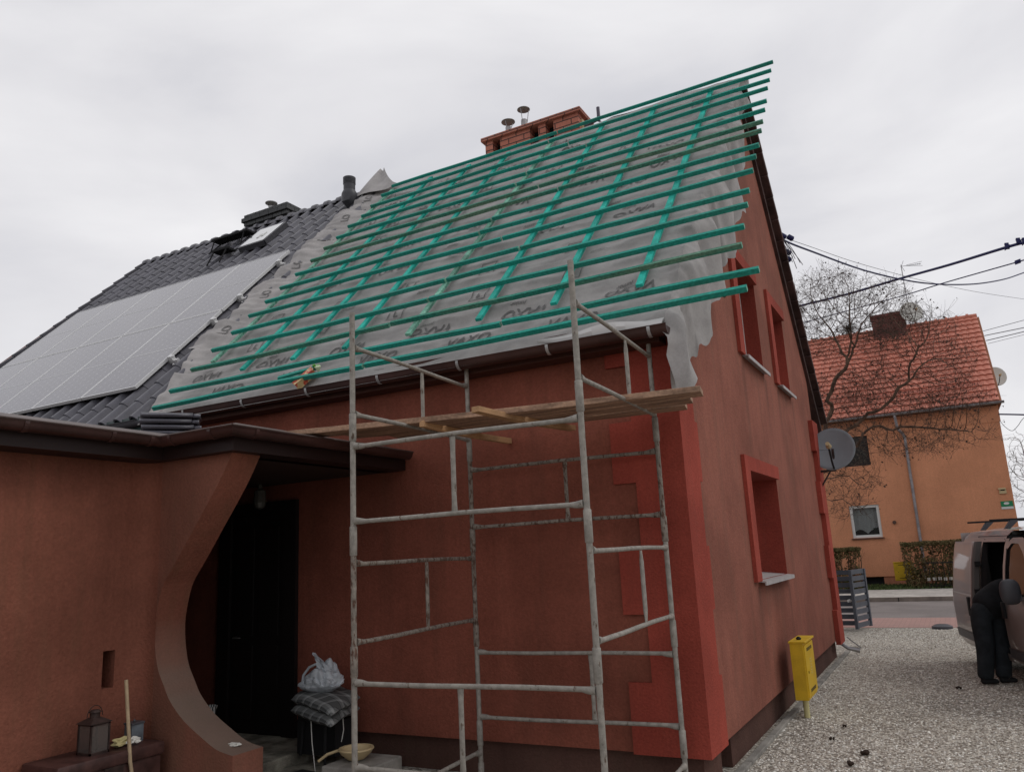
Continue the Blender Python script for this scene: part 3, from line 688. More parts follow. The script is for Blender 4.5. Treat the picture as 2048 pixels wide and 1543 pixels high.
# chimney
x0, x1, y0, y1 = -12.34, -11.2, 11.4, 12.2
mb = MB(); mb.box((x0,y0,8.3),(x1,y1,9.12)); nch = mb.build('chimney', M['brick_dk'], nroof)
mb = MB()
for k, (o_, z0, z1) in enumerate(((.05,9.10,9.18),(.09,9.18,9.27),(.05,9.27,9.35))): mb.box((x0-o_,y0-o_,z0),(x1+o_,y1+o_,z1))
for k in range(7):
    mb.box((x0+.05+k*.17,y0-.053,9.27),(x0+.07+k*.17,y0-.045,9.353))
mb.build('chimney_cap', M['brick_dk'], nb, bevel=.004)
mb = MB(); mb.lathe((-11.95,11.7,9.35), [(.05,0),(.05,.24)], 12); mb.lathe((-11.95,11.7,9.68), [(.03,-.02),(.13,-.03),(.13,-.015),(.01,.02)], 18)
for k in range(3): mb.tube([(-11.95+.05*math.cos(k*2.1),11.7+.05*math.sin(k*2.1),9.55),(-11.95+.1*math.cos(k*2.1),11.7+.1*math.sin(k*2.1),9.66)], .006, 5)
mb.build('flue_cowl', M['steel'], nb, smooth=True)
# vent pipe
mb = MB(); b0 = rp_(-9.02, 6.60, .0)
mb.tube([b0, b0+Nn*.13, b0+Vector((0,-.08,.17)), b0+Vector((0,-.08,.22)), b0+Vector((0,-.08,.28))], [.10,.14,.15,.145,.115], 18)
mb.lathe(b0+Vector((0,-.08,.27)), [(.11,0),(.11,.14)], 18)
for k in range(4): mb.lathe(b0+Vector((0,-.08,.41+.026*k)), [(.108,0),(.118,.003),(.118,.018),(.108,.023)], 18)
mb.lathe(b0+Vector((0,-.08,.51)), [(.118,0),(.12,.03),(.06,.05)], 18)
mb.build('vent_pipe', M['plastic_dk'], nb, smooth=True)
# skylight: open, tilted sash
a, b, c, d = rp_(-11.17,5.66,.09), rp_(-10.52,5.66,.09), rp_(-10.52,6.45,.09), rp_(-11.17,6.45,.09)
mb = MB()
for p, q in ((a,b),(b,c),(c,d),(d,a)): mb.beam(p, q, .06, .10, Nn)
sk = mb.build('skylight_frame', M['plastic_dk'], nb)
mb = MB(); ca, cb_, cc, cd_ = [rp_(x, v, o) for x, v, o in ((-11.16,5.68,.145),(-10.54,5.68,.145),(-10.54,6.43,.148),(-11.16,6.43,.148))]
mb.add([ca,cb_,cc,cd_], [(0,1,2,3)]); mb.build('skylight_pane', mat('sky_reflecting_glass', (0.30,0.31,0.32), rough=.08, spec=.9, coat=1), sk)
mb = MB()
for p in [rp_(-10.85,5.98,.15), rp_(-10.76,6.02,.15)]:
    mb.obox(p, Vector((.028,0,0)), Tt*.08, Nn*.004)
mb.build('skylight_dial', M['white'], sk)
# roof steps (chimney-sweep walkway)
def lattice(mb, c, L, W):
    for i in range(int(L/.05)+1): mb.obox(c+Vector((-L/2+i*.05,0,0)), Vector((.008,0,0)), Vector((0,W/2,0)), Vector((0,0,.022)))
    for j in range(int(W/.05)+1): mb.obox(c+Vector((0,-W/2+j*.05,0)), Vector((L/2,0,0)), Vector((0,.008,0)), Vector((0,0,.022)))
mb = MB(); c = rp_(-11.98,6.52,.15); lattice(mb, c, 1.0, .24)
for dx in (-.42,.42):
    q = c+Vector((dx,0,0)); mb.tube([q+Vector((0,-.11,-.02)), rp_(-11.98+dx,6.15,.07)], .014, 6); mb.tube([q+Vector((0,.1,-.02)), rp_(-11.98+dx,6.7,.05)], .014, 6); mb.tube([rp_(-11.98+dx,6.1,.08), rp_(-11.98+dx,6.75,.08)], .013, 6)
mb.build('roof_walkway', M['black'], nb)
mb = MB(); c = rp_(-11.66,5.78,.13); lattice(mb, c, .42, .22)
for dx in (-.17,.17):
    q = c+Vector((dx,0,0)); mb.tube([q+Vector((0,-.1,-.02)), rp_(-11.66+dx,5.35,.07)], .016, 6); mb.tube([q+Vector((0,.1,-.02)), rp_(-11.66+dx,5.95,.06)], .016, 6)
mb.build('roof_step', M['black'], nb)
# ------------------------------------------------------------ solar array
def panel_mat():
    m = bpy.data.materials.new('solar_cells'); m.use_nodes = True; t = m.node_tree; b = t.nodes['Principled BSDF']
    b.inputs['Roughness'].default_value = .2; b.inputs['Specular IOR Level'].default_value = .5; b.inputs['Coat Weight'].default_value = .4; b.inputs['Coat Roughness'].default_value = .12
    uv = N(t, 'ShaderNodeUVMap'); sp = N(t, 'ShaderNodeSeparateXYZ'); t.links.new(uv.outputs[0], sp.inputs[0])
    def lines(sock, n, wdt):
        a = N(t, 'ShaderNodeMath', _operation='MULTIPLY'); a.inputs[1].default_value = n; t.links.new(sock, a.inputs[0])
        f = N(t, 'ShaderNodeMath', _operation='FRACT'); t.links.new(a.outputs[0], f.inputs[0])
        s_ = N(t, 'ShaderNodeMath', _operation='SUBTRACT'); s_.inputs[1].default_value = .5; t.links.new(f.outputs[0], s_.inputs[0])
        ab = N(t, 'ShaderNodeMath', _operation='ABSOLUTE'); t.links.new(s_.outputs[0], ab.inputs[0])
        g = N(t, 'ShaderNodeMath', _operation='GREATER_THAN'); g.inputs[1].default_value = .5-wdt; t.links.new(ab.outputs[0], g.inputs[0]); return g.outputs[0]
    lx = lines(sp.outputs[0], 6, .03); ly = lines(sp.outputs[1], 20, .05)
    dx = lines(sp.outputs[0], 6, .09); dy = lines(sp.outputs[1], 10, .055)
    mu = N(t, 'ShaderNodeMath', _operation='MULTIPLY'); t.links.new(dx, mu.inputs[0]); t.links.new(dy, mu.inputs[1])
    mxx = N(t, 'ShaderNodeMath', _operation='MAXIMUM'); t.links.new(lx, mxx.inputs[0]); t.links.new(ly, mxx.inputs[1])
    m1 = N(t, 'ShaderNodeMix', _data_type='RGBA'); m1.inputs[6].default_value=(.075,.068,.088,1); m1.inputs[7].default_value=(.12,.115,.135,1); t.links.new(mxx.outputs[0], m1.inputs[0])
    m2 = N(t, 'ShaderNodeMix', _data_type='RGBA'); m2.inputs[7].default_value=(.38,.38,.40,1); t.links.new(m1.outputs[2], m2.inputs[6]); t.links.new(mu.outputs[0], m2.inputs[0])
    t.links.new(m2.outputs[2], b.inputs['Base Color']); return m
M['cells'] = panel_mat(); M['alu'] = mat('panel_aluminium', (0.72,0.72,0.72), rough=.4, metal=.2)
arr = thing('solar_panel_array', 'rooftop array of ten grey-reflecting solar panels on the dark tiled roof', 'solar panels', tuple(rp_(-12,2.6,.1)))
OFF = .12
for col in range(5):
    for row in range(2):
        xa = -9.17-1.15*(col+1)+.012; xb = -9.17-1.15*col-.012; va = .66+row*2.0; vb = va+1.965
        mb = MB(); mb.add([rp_(xa,va,OFF-.04),rp_(xb,va,OFF-.04),rp_(xb,vb,OFF-.04),rp_(xa,vb,OFF-.04),rp_(xa,va,OFF-.002),rp_(xb,va,OFF-.002),rp_(xb,vb,OFF-.002),rp_(xa,vb,OFF-.002)], [(0,3,2,1),(4,5,6,7),(0,1,5,4),(1,2,6,5),(2,3,7,6),(3,0,4,7)])
        mb.m = 0
        po = mb.build('solar_panel', M['black'], arr)
        mb = MB()
        for A_, B_ in (((xa,va),(xb,va)),((xb,va),(xb,vb)),((xb,vb),(xa,vb)),((xa,vb),(xa,va))):
            p, q = rp_(*A_,OFF-.018), rp_(*B_,OFF-.018); mb.beam(p, q, .015, .044, Nn)
        mv = (va+vb)/2; mb.beam(rp_(xa,mv,OFF+.0015), rp_(xb,mv,OFF+.0015), .012, .003, Nn)
        mb.build('panel_frame', M['alu'], po)
        for k, (p0, p1) in enumerate(((va+.012, mv-.008),(mv+.008, vb-.012))):
            me = bpy.data.meshes.new('cells'); L = arr.location
            me.from_pydata([tuple(rp_(x,v,OFF+.001)-L) for x, v in ((xa+.012,p0),(xb-.012,p0),(xb-.012,p1),(xa+.012,p1))], [], [(0,1,2,3)])
            ul = me.uv_layers.new(name='UVMap')
            for i_, q in enumerate(((0,0),(1,0),(1,1),(0,1))): ul.data[i_].uv = q
            me.materials.append(M['cells']); o = bpy.data.objects.new('cells', me); sc.collection.objects.link(o); o.parent = po
for v in (1.35, 2.35, 3.05, 4.2):
    mb = MB(); mb.beam(rp_(-15.0,v,OFF-.075), rp_(-9.02,v,OFF-.075), .045, .04, Nn); rl = mb.build('mounting_rail', M['alu'], arr)
    mb = MB(); p = rp_(-9.12,v,OFF-.03); mb.obox(p, Vector((.035,0,0)), Tt*.03, Nn*.045); mb.obox(p+Nn*.03+Vector((.03,0,0)), Vector((.04,0,0)), Tt*.012, Nn*.006)
    p = rp_(-9.06,v-.08,OFF-.16); mb.tube([p+Nn*.08, p+Tt*.02, p-Tt*.08+Nn*.03, p-Tt*.14], .014, 6); mb.build('roof_hook', M['alu'], rl)
# ------------------------------------------------------------ porch
porch = thing('porch', 'dark entrance porch with rust-red curved wing wall and flat brown roof', 'porch', (-5.7, 4.5, 0))
WX = -5.8
M['darkbrown'] = mat('dark_brown_fascia', (0.022,0.011,0.010), rough=.5)
n0, n1, nz0, nz1 = 4.04, 4.14, 1.07, 1.345
mb = MB(); nh = [(WX,n0,nz0),(WX,n1,nz0),(WX,n1,nz1),(WX,n0,nz1)]
fill_holes(mb, [(WX,-3,-.1),(WX,4.37,-.1),(WX,4.37,2.86),(WX,-3,2.86)], [nh], .2)
reveal(mb, nh, (-.16,0,0)); mb.add([(p[0]-.16,p[1],p[2]) for p in nh], [(0,1,2,3)])
mb.add([(WX-.25,-3,-.1),(WX-.25,4.5,-.1),(WX-.25,4.5,2.86),(WX-.25,-3,2.86)], [(0,1,2,3)])
mb.build('side_wall', M['porchwall'], porch, recalc=False)
sc_pts = [(-4.79,.605),(-4.93,.635),(-5.11,.72),(-5.26,.80),(-5.38,.89),(-5.46,.97),(-5.52,1.06),(-5.585,1.16),(-5.62,1.26),(-5.645,1.39),(-5.65,1.53),(-5.62,1.68),(-5.57,1.82),(-5.475,1.94),(-5.37,2.07),(-5.23,2.25),(-5.08,2.44),(-4.94,2.63),(-4.80,2.86)]
def cat(P, k=4):
    out_ = []
    for i in range(len(P)-1):
        a, b, c, d = [Vector(P[max(0,min(len(P)-1,j))]) for j in (i-1,i,i+1,i+2)]
        for q in range(k):
            t = q/k; out_.append(.5*((2*b)+(c-a)*t+(2*a-5*b+4*c-d)*t*t+(3*b-a-3*c+d)*t**3))
    return out_+[Vector(P[-1])]
sp2 = cat(sc_pts)
poly = [(WX-.1,4.37,-.1),(-4.75,4.37,-.1),(-4.75,4.37,.60)]+[(p.x,4.37,p.y) for p in sp2]+[(WX-.1,4.37,2.86)]
ww = M['porchwall'].copy(); ww.name = 'rust_render_grey_ledge'; t = ww.node_tree; pb = t.nodes['Principled BSDF']; src = pb.inputs['Base Color'].links[0].from_socket
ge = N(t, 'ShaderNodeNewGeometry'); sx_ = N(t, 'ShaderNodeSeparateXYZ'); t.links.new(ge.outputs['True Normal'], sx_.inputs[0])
mr = N(t, 'ShaderNodeMapRange'); mr.inputs[1].default_value = -.15; mr.inputs[2].default_value = .7; mr.inputs[4].default_value = .85; t.links.new(sx_.outputs[2], mr.inputs[0])  # render mixed towards grey as faces turn upward
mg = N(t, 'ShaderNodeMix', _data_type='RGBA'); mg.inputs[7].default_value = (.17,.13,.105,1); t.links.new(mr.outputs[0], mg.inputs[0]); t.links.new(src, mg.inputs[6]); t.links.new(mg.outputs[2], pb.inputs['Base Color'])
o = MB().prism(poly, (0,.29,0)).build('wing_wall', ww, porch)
# concave fillet between side wall and wing wall
fl = []
for z in (-.1, 2.86):
    fl.append([(WX+.16-.16*math.cos(a), 4.21+.16*math.sin(a), z) for a in np.linspace(0, PI/2, 10)])
MB().grid(fl).build('corner_fillet', M['porchwall'], porch, smooth=True, recalc=False)
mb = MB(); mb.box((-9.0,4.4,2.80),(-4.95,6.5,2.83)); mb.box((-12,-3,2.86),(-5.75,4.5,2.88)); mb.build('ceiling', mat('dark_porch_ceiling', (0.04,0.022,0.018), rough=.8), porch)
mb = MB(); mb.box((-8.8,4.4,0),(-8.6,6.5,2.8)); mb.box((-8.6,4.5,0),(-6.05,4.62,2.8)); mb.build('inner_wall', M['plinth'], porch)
mb = MB()   # roof sheet, rising gently towards the house
E0 = [(-5.53,-3.2),(-5.53,4.28),(-4.73,4.28),(-4.73,6.5)]; E1 = [(-5.75,-3.2),(-5.75,4.5),(-4.95,4.5),(-4.95,6.5)]
mb.grid([[(x,y,2.985) for x,y in E0],[(x,y,3.065) for x,y in E1]])
mb.add([(-5.75,-3.2,3.065),(-5.75,4.5,3.065),(-12,4.5,3.065),(-12,-3.2,3.065),(-4.95,4.5,3.065),(-4.95,6.5,3.065),(-12,6.5,3.065)], [(0,1,2,3),(4,5,6,2)])
mb.build('roof', M['gutter_lt'], porch, recalc=False)
mb = MB(); mb.grid([[(x,y,2.98) for x,y in E0],[(x,y,2.80) for x,y in E0]]); mb.grid([[(x,y,2.80) for x,y in E0],[(x-.3,y+.12,2.80) for x,y in E0]])
mb.build('fascia', M['darkbrown'], porch, recalc=False)
s2 = math.sqrt(2)
mb = MB(); gutter(mb, [(-5.46,-3.2,2.955),(-5.46,4.21,2.955),(-4.66,4.21,2.955),(-4.66,6.45,2.955)], .062, [(1,0,0),(1,-1,0),(1,-1,0),(1,0,0)])
pg = mb.build('gutter', M['gutter'], porch, smooth=True)
mb = MB()
for p, q in (((-5.395,-3.2,2.967),(-5.395,4.145,2.967)),((-5.395,4.145,2.967),(-4.595,4.145,2.967)),((-4.595,4.145,2.967),(-4.595,6.45,2.967))): mb.tube([p,q], .008, 6)
mb.build('gutter_lip', M['gutter_lt'], pg)
for p, dr in (((-5.46,3.1,2.955),(1,0)),((-5.46,3.75,2.955),(1,0)),((-5.46,4.08,2.955),(1,0)),((-5.3,4.21,2.955),(0,-1)),((-4.85,4.21,2.955),(0,-1)),((-4.66,4.4,2.955),(1,0)),((-4.66,5.6,2.955),(1,0))):
    mb = MB(); ring = [Vector(p)+Vector((dr[0]*.066*math.cos(a),dr[1]*.066*math.cos(a),.066*math.sin(a))) for a in np.linspace(2*PI+.1, 2*PI-1.9, 8)]
    tv = Vector((dr[1],dr[0],0))*.016
    mb.grid([[q-tv,q+tv] for q in ring]); mb.build('gutter_clip', M['gutter'], pg, solid=.005)
mb = MB(); mb.box((-8.6,4.66,-.1),(-5.69,6.52,.2)); mb.build('landing', M['concrete_dk'], porch, bevel=.012)
mb = MB(); mb.box((-5.69,4.66,-.1),(-4.85,6.52,.10)); mb.build('step', M['concrete_dk'], porch, bevel=.012)
mb = MB(); mb.lathe((-6.53,6.3,2.55), [(.02,.26),(.025,.2),(.06,.18),(.07,.05),(.05,.0),(.01,-.02)], 10); mb.tube([(-6.53,6.3,2.8),(-6.53,6.3,2.75)], .008, 6)
mb.build('ceiling_lamp', mat('smoky_lamp_glass', (0.10,0.10,0.09), rough=.15, spec=.7), porch)
# ------------------------------------------------------------ things by the porch
ch = thing('storage_chest', 'worn brown chest against the rust-red side wall', 'chest', (-5.58,3.9,0))
mb = MB(); mb.bbox((-5.58,3.88,.34),(.19,0,0),(0,.40,0),(0,0,.26),.12); mb.build('body', M['brown_leather'], ch, smooth=True)
mb = MB(); mb.bbox((-5.58,3.88,.64),(.205,0,0),(0,.415,0),(0,0,.045),.4); mb.build('lid', M['brown_leather'], ch, smooth=True)
mb = MB(); mb.box((-5.37,3.80,.52),(-5.358,3.94,.60)); mb.build('latch', M['rust'], ch)
ln = thing('lantern', 'rusty square garden lantern standing on the brown chest', 'lantern', (-5.55,3.83,.685))
mb = MB(); L0 = Vector((-5.55,3.83,.685)); s = .075
mb.obox(L0+Vector((0,0,.008)),(s,0,0),(0,s,0),(0,0,.008)); mb.obox(L0+Vector((0,0,.2)),(s,0,0),(0,s,0),(0,0,.008))
for i, j in ((-1,-1),(1,-1),(1,1),(-1,1)): mb.obox(L0+Vector((i*(s-.006),j*(s-.006),.1)),(.006,0,0),(0,.006,0),(0,0,.1))
mb.build('frame', M['rust'], ln)
mb = MB(); a = L0+Vector((0,0,.205)); q = [a+Vector((i*(s+.012),j*(s+.012),0)) for i,j in ((-1,-1),(1,-1),(1,1),(-1,1))]+[a+Vector((i*.03,j*.03,.035)) for i,j in ((-1,-1),(1,-1),(1,1),(-1,1))]
mb.add(q, [(0,1,5,4),(1,2,6,5),(2,3,7,6),(3,0,4,7),(4,5,6,7),(0,3,2,1)]); mb.lathe(a+Vector((0,0,.035)), [(.034,0),(.034,.03),(.042,.035),(.03,.05)], 12)
mb.build('roof', M['rust'], ln)
mb = MB(); mb.tube([a+Vector((.0,.06*math.cos(t),.04+.075*math.sin(t))) for t in np.linspace(0,PI,10)], .003, 5); mb.build('handle', M['rust'], ln)
mb = MB(); mb.lathe(L0+Vector((0,0,.016)), [(.03,0),(.03,.09),(.003,.095)], 12); mb.build('candle', M['rust'], ln)
gl = mat('sooty_glass', (0.14,0.12,0.11), rough=.2, spec=.6); gl.node_tree.nodes['Principled BSDF'].inputs['Alpha'].default_value = .45
mb = MB(); 
for i, j in ((1,0),(-1,0),(0,1),(0,-1)): mb.obox(L0+Vector((i*(s-.006),j*(s-.006),.1)), (.001 if i else s-.013,0,0),(0,.001 if j else s-.013,0),(0,0,.09))
mb.build('glass', gl, ln)
gc = thing('grave_candle', 'small grey lidded candle box at the right end of the chest', 'candle box', (-5.60,4.19,.685))
mb = MB(); mb.bbox((-5.60,4.19,.745),(.045,0,0),(0,.05,0),(0,0,.065),.1); mb.build('body', mat('grey_blue_tin', (0.13,0.15,0.17), rough=.4, var=.3), gc)
mb = MB(); mb.bbox((-5.60,4.19,.815),(.05,0,0),(0,.055,0),(0,0,.008),.3); mb.lathe((-5.60,4.19,.82), [(.006,0),(.01,.01),(.002,.025)], 8); mb.build('lid', M['plastic_dk'], gc)
def crumple(name, c, s, m, label, cat_, seed):
    r_ = random.Random(seed); bm = bmesh.new(); bmesh.ops.create_icosphere(bm, subdivisions=3, radius=1)
    for v in bm.verts:
        n_ = noise.noise(v.co*1.4+Vector((seed,0,0))); n2 = abs(noise.noise(v.co*3.1+Vector((0,seed,0))))
        v.co = Vector((v.co.x*s[0], v.co.y*s[1], v.co.z*s[2]))*(.75+.7*n_+.5*n2)+Vector(c)
    bm.verts.index_update(); mb = MB(); mb.add([v.co for v in bm.verts], [[v.index for v in f.verts] for f in bm.faces]); bm.free()
    return tag(mb.build(name, m, None, smooth=True), label, cat_)
crumple('crumpled_tissue', (-5.52,4.03,.72), (.045,.07,.035), mat('yellowed_tissue', (0.42,0.36,0.18), rough=.9, var=.3), 'yellowish crumpled tissue beside the rusty lantern', 'tissue', 3)
crumple('broken_shell', (-5.47,4.10,.72), (.03,.055,.028), M['paper'], 'white curled scrap between the tissue and the pole', 'scrap', 9)
tag(MB().tube([(-5.33,4.10,.02),(-5.37,4.0,.6),(-5.42,3.97,1.16)], .013, 10).build('broom_handle', mat('pale_wooden_pole', (0.40,0.30,0.19), rough=.7, var=.15, vscale=8), None, smooth=True), 'pale wooden pole leaning against the side wall by the chest', 'pole')
tag(crumple('paper_scrap', (-4.92,4.53,.635), (.06,.04,.012), M['paper'], 'flat white paper scrap on the foot of the curved wing wall', 'paper', 5), 'flat white paper scrap on the foot of the curved wing wall', 'paper')
cp = thing('flower_pot', 'small white striped pot just behind the curved wing wall', 'pot', (-5.93,5.15,.20))
mb = MB(); mb.lathe((-5.93,5.15,.2), [(.06,0),(.07,.02),(.045,.3),(.055,.42)], 12); mb.build('pedestal', M['black'], cp)
mb = MB(); mb.lathe((-5.93,5.15,.62), [(.055,0),(.085,.12),(.09,.13),(.08,.125),(.07,.11)], 16)
pw = brick_mat('striped_glaze', (.5,.5,.48), (.45,.45,.43), (.05,.05,.05), w_=.03, h_=1.0, ms=.009); mb.build('pot', pw, cp, smooth=True)
# chair with cushions and carrier bag
chair = thing('garden_chair', 'dark folding chair in the porch carrying the tartan cushions', 'chair', (-5.4,6.05,.1))
mb = MB(); mb.bbox((-5.42,6.06,.53),(.26,-.10,0),(-.08,.24,0),(0,0,.02),.4); mb.build('seat', M['black'], chair)
for i, j in ((-1,-1),(1,-1),(1,1),(-1,1)):
    MB().tube([(-5.42+i*.22-j*.06,6.06+j*.2-i*.08,.10 if i > 0 else .2),(-5.42+i*.2-j*.06,6.06+j*.18-i*.08,.52)], .014, 8).build('leg', M['black'], chair)
mb = MB(); mb.box((-5.66,5.98,.20),(-5.2,6.3,.5)); mb.build('apron', M['black'], chair)
def plaid():
    m = bpy.data.materials.new('tartan_cloth'); m.use_nodes = True; t = m.node_tree; b = t.nodes['Principled BSDF']; b.inputs['Roughness'].default_value = .95
    tcn = N(t, 'ShaderNodeTexCoord'); mp_ = N(t, 'ShaderNodeMapping'); mp_.inputs['Rotation'].default_value = (0,0,.38); t.links.new(tcn.outputs['Object'], mp_.inputs[0])
    sp = N(t, 'ShaderNodeSeparateXYZ'); t.links.new(mp_.outputs[0], sp.inputs[0]); outs = []
    for k in (0,1):
        a = N(t, 'ShaderNodeMath', _operation='MULTIPLY'); a.inputs[1].default_value = 6.2; t.links.new(sp.outputs[k], a.inputs[0])
        f = N(t, 'ShaderNodeMath', _operation='FRACT'); t.links.new(a.outputs[0], f.inputs[0])
        r = N(t, 'ShaderNodeValToRGB'); r.color_ramp.interpolation = 'CONSTANT'; el = r.color_ramp.elements
        el[0].position = 0; el[0].color = (.35,.35,.35,1); el[1].position = .30; el[1].color = (.08,.08,.08,1)
        for p, c in ((.36,.75),(.52,1.3),(.68,.75),(.72,.12),(.77,.35)): e_ = r.color_ramp.elements.new(p); e_.color = (c,c,c,1)
        t.links.new(f.outputs[0], r.inputs[0]); outs.append(r.outputs[0])
    x = N(t, 'ShaderNodeMix', _data_type='RGBA'); x.inputs[0].default_value = .5; t.links.new(outs[0], x.inputs[6]); t.links.new(outs[1], x.inputs[7])
    g = N(t, 'ShaderNodeVectorMath', _operation='MULTIPLY'); g.inputs[1].default_value = (.27,.28,.275); t.links.new(x.outputs[2], g.inputs[0]); t.links.new(g.outputs[0], b.inputs['Base Color']); return m
M['plaid'] = plaid()
def cushion(c, tilt, label, seed):
    th = thing('seat_cushion', label, 'cushion', c, 'tartan cushions on the porch chair')
    n_ = 30; P_, Q_ = [], []
    for i in range(n_):
        rp1, rp2 = [], []
        for j in range(n_):
            a, b = 2*i/(n_-1)-1, 2*j/(n_-1)-1
            e1 = max(0, 1-a**6)**.5; e2 = max(0, 1-b**6)**.5; hh = .046*e1*e2*(1+.12*noise.noise(Vector((a*2,b*2,seed))))
            sx = a*(1-.05*b*b); sy = b*(1-.05*a*a); bend = -.035*max(0,a)**2-.03*max(0,-b)**2+.02*noise.noise(Vector((a*1.5,b*1.5,seed+3)))
            x, y = sx*.40-sy*.115, -sx*.165+sy*.35
            base_ = Vector(c)+Vector((x, y, bend+tilt*a))
            rp1.append(base_+Vector((0,0,.055+hh))); rp2.append(base_+Vector((0,0,.055-hh)))
        P_.append(rp1); Q_.append(rp2)
    mb = MB(); mb.grid(P_); mb.grid([r[::-1] for r in Q_]); mb.build('cushion_cover', M['plaid'], th, smooth=True, recalc=False)
    return th
c1 = cushion((-5.37,6.04,.565), -.005, 'lower folded grey tartan cushion on the porch chair', 1)
c2 = cushion((-5.39,6.07,.655), -.01, 'upper grey tartan cushion with the carrier bag lying on it', 5)
for k, (a, b, c) in enumerate((((-5.28,5.75,.56),(-5.22,5.70,.38),(-5.10,5.62,.12)),((-5.06,5.92,.60),(-5.03,5.90,.46),(-5.04,5.88,.36)))):
    MB().tube(cat([a,b,c,c], 4)[:9] if False else [a,b,c], .004, 6).build('tie_cord', M['paper'], c1)
def bag():
    bm = bmesh.new(); bmesh.ops.create_icosphere(bm, subdivisions=5, radius=1)
    for v in bm.verts:
        p = v.co.copy(); f = 1+.22*noise.noise(p*1.8+Vector((4,0,0)))+.28*abs(noise.noise(Vector((p.x*2.5,p.y*2.5,p.z*1.2))))-.12*abs(noise.noise(p*6))
        v.co = Vector((p.x*.20*f, p.y*.15*f, (p.z*.5+.5)*.25*f*(1-.45*abs(p.x-.25))))
        if p.z > .5: v.co += Vector((.02,0,.05))*(p.z-.5)
    # raised handle flap
    bm.verts.index_update(); mb = MB(); C0 = Vector((-5.40,6.02,.735)); mb.add([v.co+C0 for v in bm.verts], [[v.index for v in f.verts] for f in bm.faces]); bm.free()
    P_ = []
    for i in range(16):
        t = i/15; wd = .075*(1-t)**.6+.012; c = C0+Vector((.08-.14*t+.04*math.sin(PI*t), -.04, .16+.20*t)); 
        P_.append([c+Vector((a*wd, .02*math.sin(a*5+t*6), a*-.5*wd+.01*math.sin(a*9))) for a in np.linspace(-1,1,9)])
    mb.grid(P_); mb.tube([C0+Vector(q) for q in ((-.16,-.08,.10),(-.14,-.09,.17),(-.08,-.08,.24),(.0,-.07,.27),(.04,-.06,.22))], [.015,.013,.012,.013,.02], 8)
    return mb
b_ = bag().build('carrier_bag', M['bagm'], None, smooth=True); tag(b_, 'crumpled white plastic carrier bag on top of the cushions', 'plastic bag')
br = thing('boot_brush', 'black bristle boot brush on the porch step', 'brush', (-5.02,5.42,.1))
mb = MB(); mb.bbox((-5.02,5.42,.20),(.13,-.02,0),(.01,.06,0),(0,0,.018),.3); mb.build('back', M['black'], br)
mb = MB()
for i in range(14):
    for j in range(6):
        p = Vector((-5.14+i*.0185,5.37+j*.02,.105)); mb.tube([p+Vector((rng.uniform(-.004,.004),rng.uniform(-.004,.004),0)), p+Vector((0,0,.08))], .005, 4)
mb.build('bristles', M['black'], br)
tag(MB().box((-4.80,5.35,0),(-4.35,5.85,.30)).build('concrete_block', M['concrete'], None, bevel=.012), 'rough concrete block at the foot of the wall under the bowl', 'block')
bw = thing('bowl', 'shallow cream bowl resting on the concrete block', 'bowl', (-4.64,5.6,.31))
MB().lathe((-4.64,5.6,.31), [(.07,0),(.125,.045),(.142,.07),(.15,.078),(.145,.09),(.125,.09),(.105,.05),(.05,.02),(.001,.018)], 32, cap=False).build('bowl_body', M['cream'], bw, smooth=True)
MB().tube([(-4.79,5.56,.375),(-4.87,5.50,.35),(-4.93,5.46,.30)], .012, 8).build('handle', M['cream'], bw)
# stack of spare tiles on the porch roof
Ld, Wd = Vector((.655,.755,0)), Vector((.755,-.655,0))     # long side turned towards the yard
for k in range(5):
    z = 3.235+.062*k; c0 = Vector((-7.25,5.32,z))+Ld*(.012*((k*7) % 3)); P_ = []
    prof = [(.17,.0),(.175,.022),(.16,.040),(.135,.046),(.11,.038),(.095,.016),(.08,.008),(-.02,.006),(-.04,.03),(-.06,.04),(-.08,.03),(-.10,.008),(-.18,.006)]
    P_ = [[c0+Ld*u+Wd*p+Vector((0,0,h)) for p, h in prof] for u in (0,.02,.3,.5)]
    o = MB().grid(P_).build('spare_tile', M['tile'], None, smooth=True, solid=.014, recalc=False)
    tag(o, ['bottom', 'second from bottom', 'middle', 'second from top', 'top'][k]+' tile in the stack of long dark tiles on the porch roof', 'roof tile', 'spare tiles stacked on the porch roof')
    P_ = [[c0+Ld*u+Wd*(p*.93)+Vector((0,0,h*.85-.002)) for p, h in prof] for u in (.50,.56,.575)]
    MB().grid(P_).build('tile_head', M['tile'], o, smooth=True, solid=.014, recalc=False)
# juice carton on the eave
jc = thing('drink_carton', 'crushed red and green drink carton lying at the eave', 'carton', (-5.85,6.2,3.82))
mb = MB(); a = rp_(-5.93,-.06,.05); b = rp_(-5.74,.17,.10); d = (b-a).normalized(); s_ = d.cross(Nn).normalized(); u_ = s_.cross(d)
mb.bbox((a+b)/2, d*.125, s_*.048, u_*.038, .15); mb.build('carton', mat('carton_red_print', (0.50,0.07,0.04), rough=.45, col2=(0.60,0.45,0.22), vscale=14, ramp=(.45,.5)), jc)
mb = MB(); top = b+d*.02; mb.add([b+s_*.045+u_*.035, b-s_*.045+u_*.035, b-s_*.045-u_*.035, b+s_*.045-u_*.035, top+d*.04+s_*.045, top+d*.04-s_*.045], [(0,1,5,4),(2,3,4,5),(1,2,5),(3,0,4),(0,3,2,1)])
mb.build('carton_gable', mat('carton_green_print', (0.45,0.52,0.33), rough=.45, col2=(0.10,0.33,0.05), vscale=9, ramp=(.5,.56)), jc)
MB().lathe(b+d*.01+u_*.04, [(.018,-.01),(.018,.012),(.015,.014)], 12, u_).build('cap', mat('green_cap', (.08,.28,.03), rough=.4), jc)
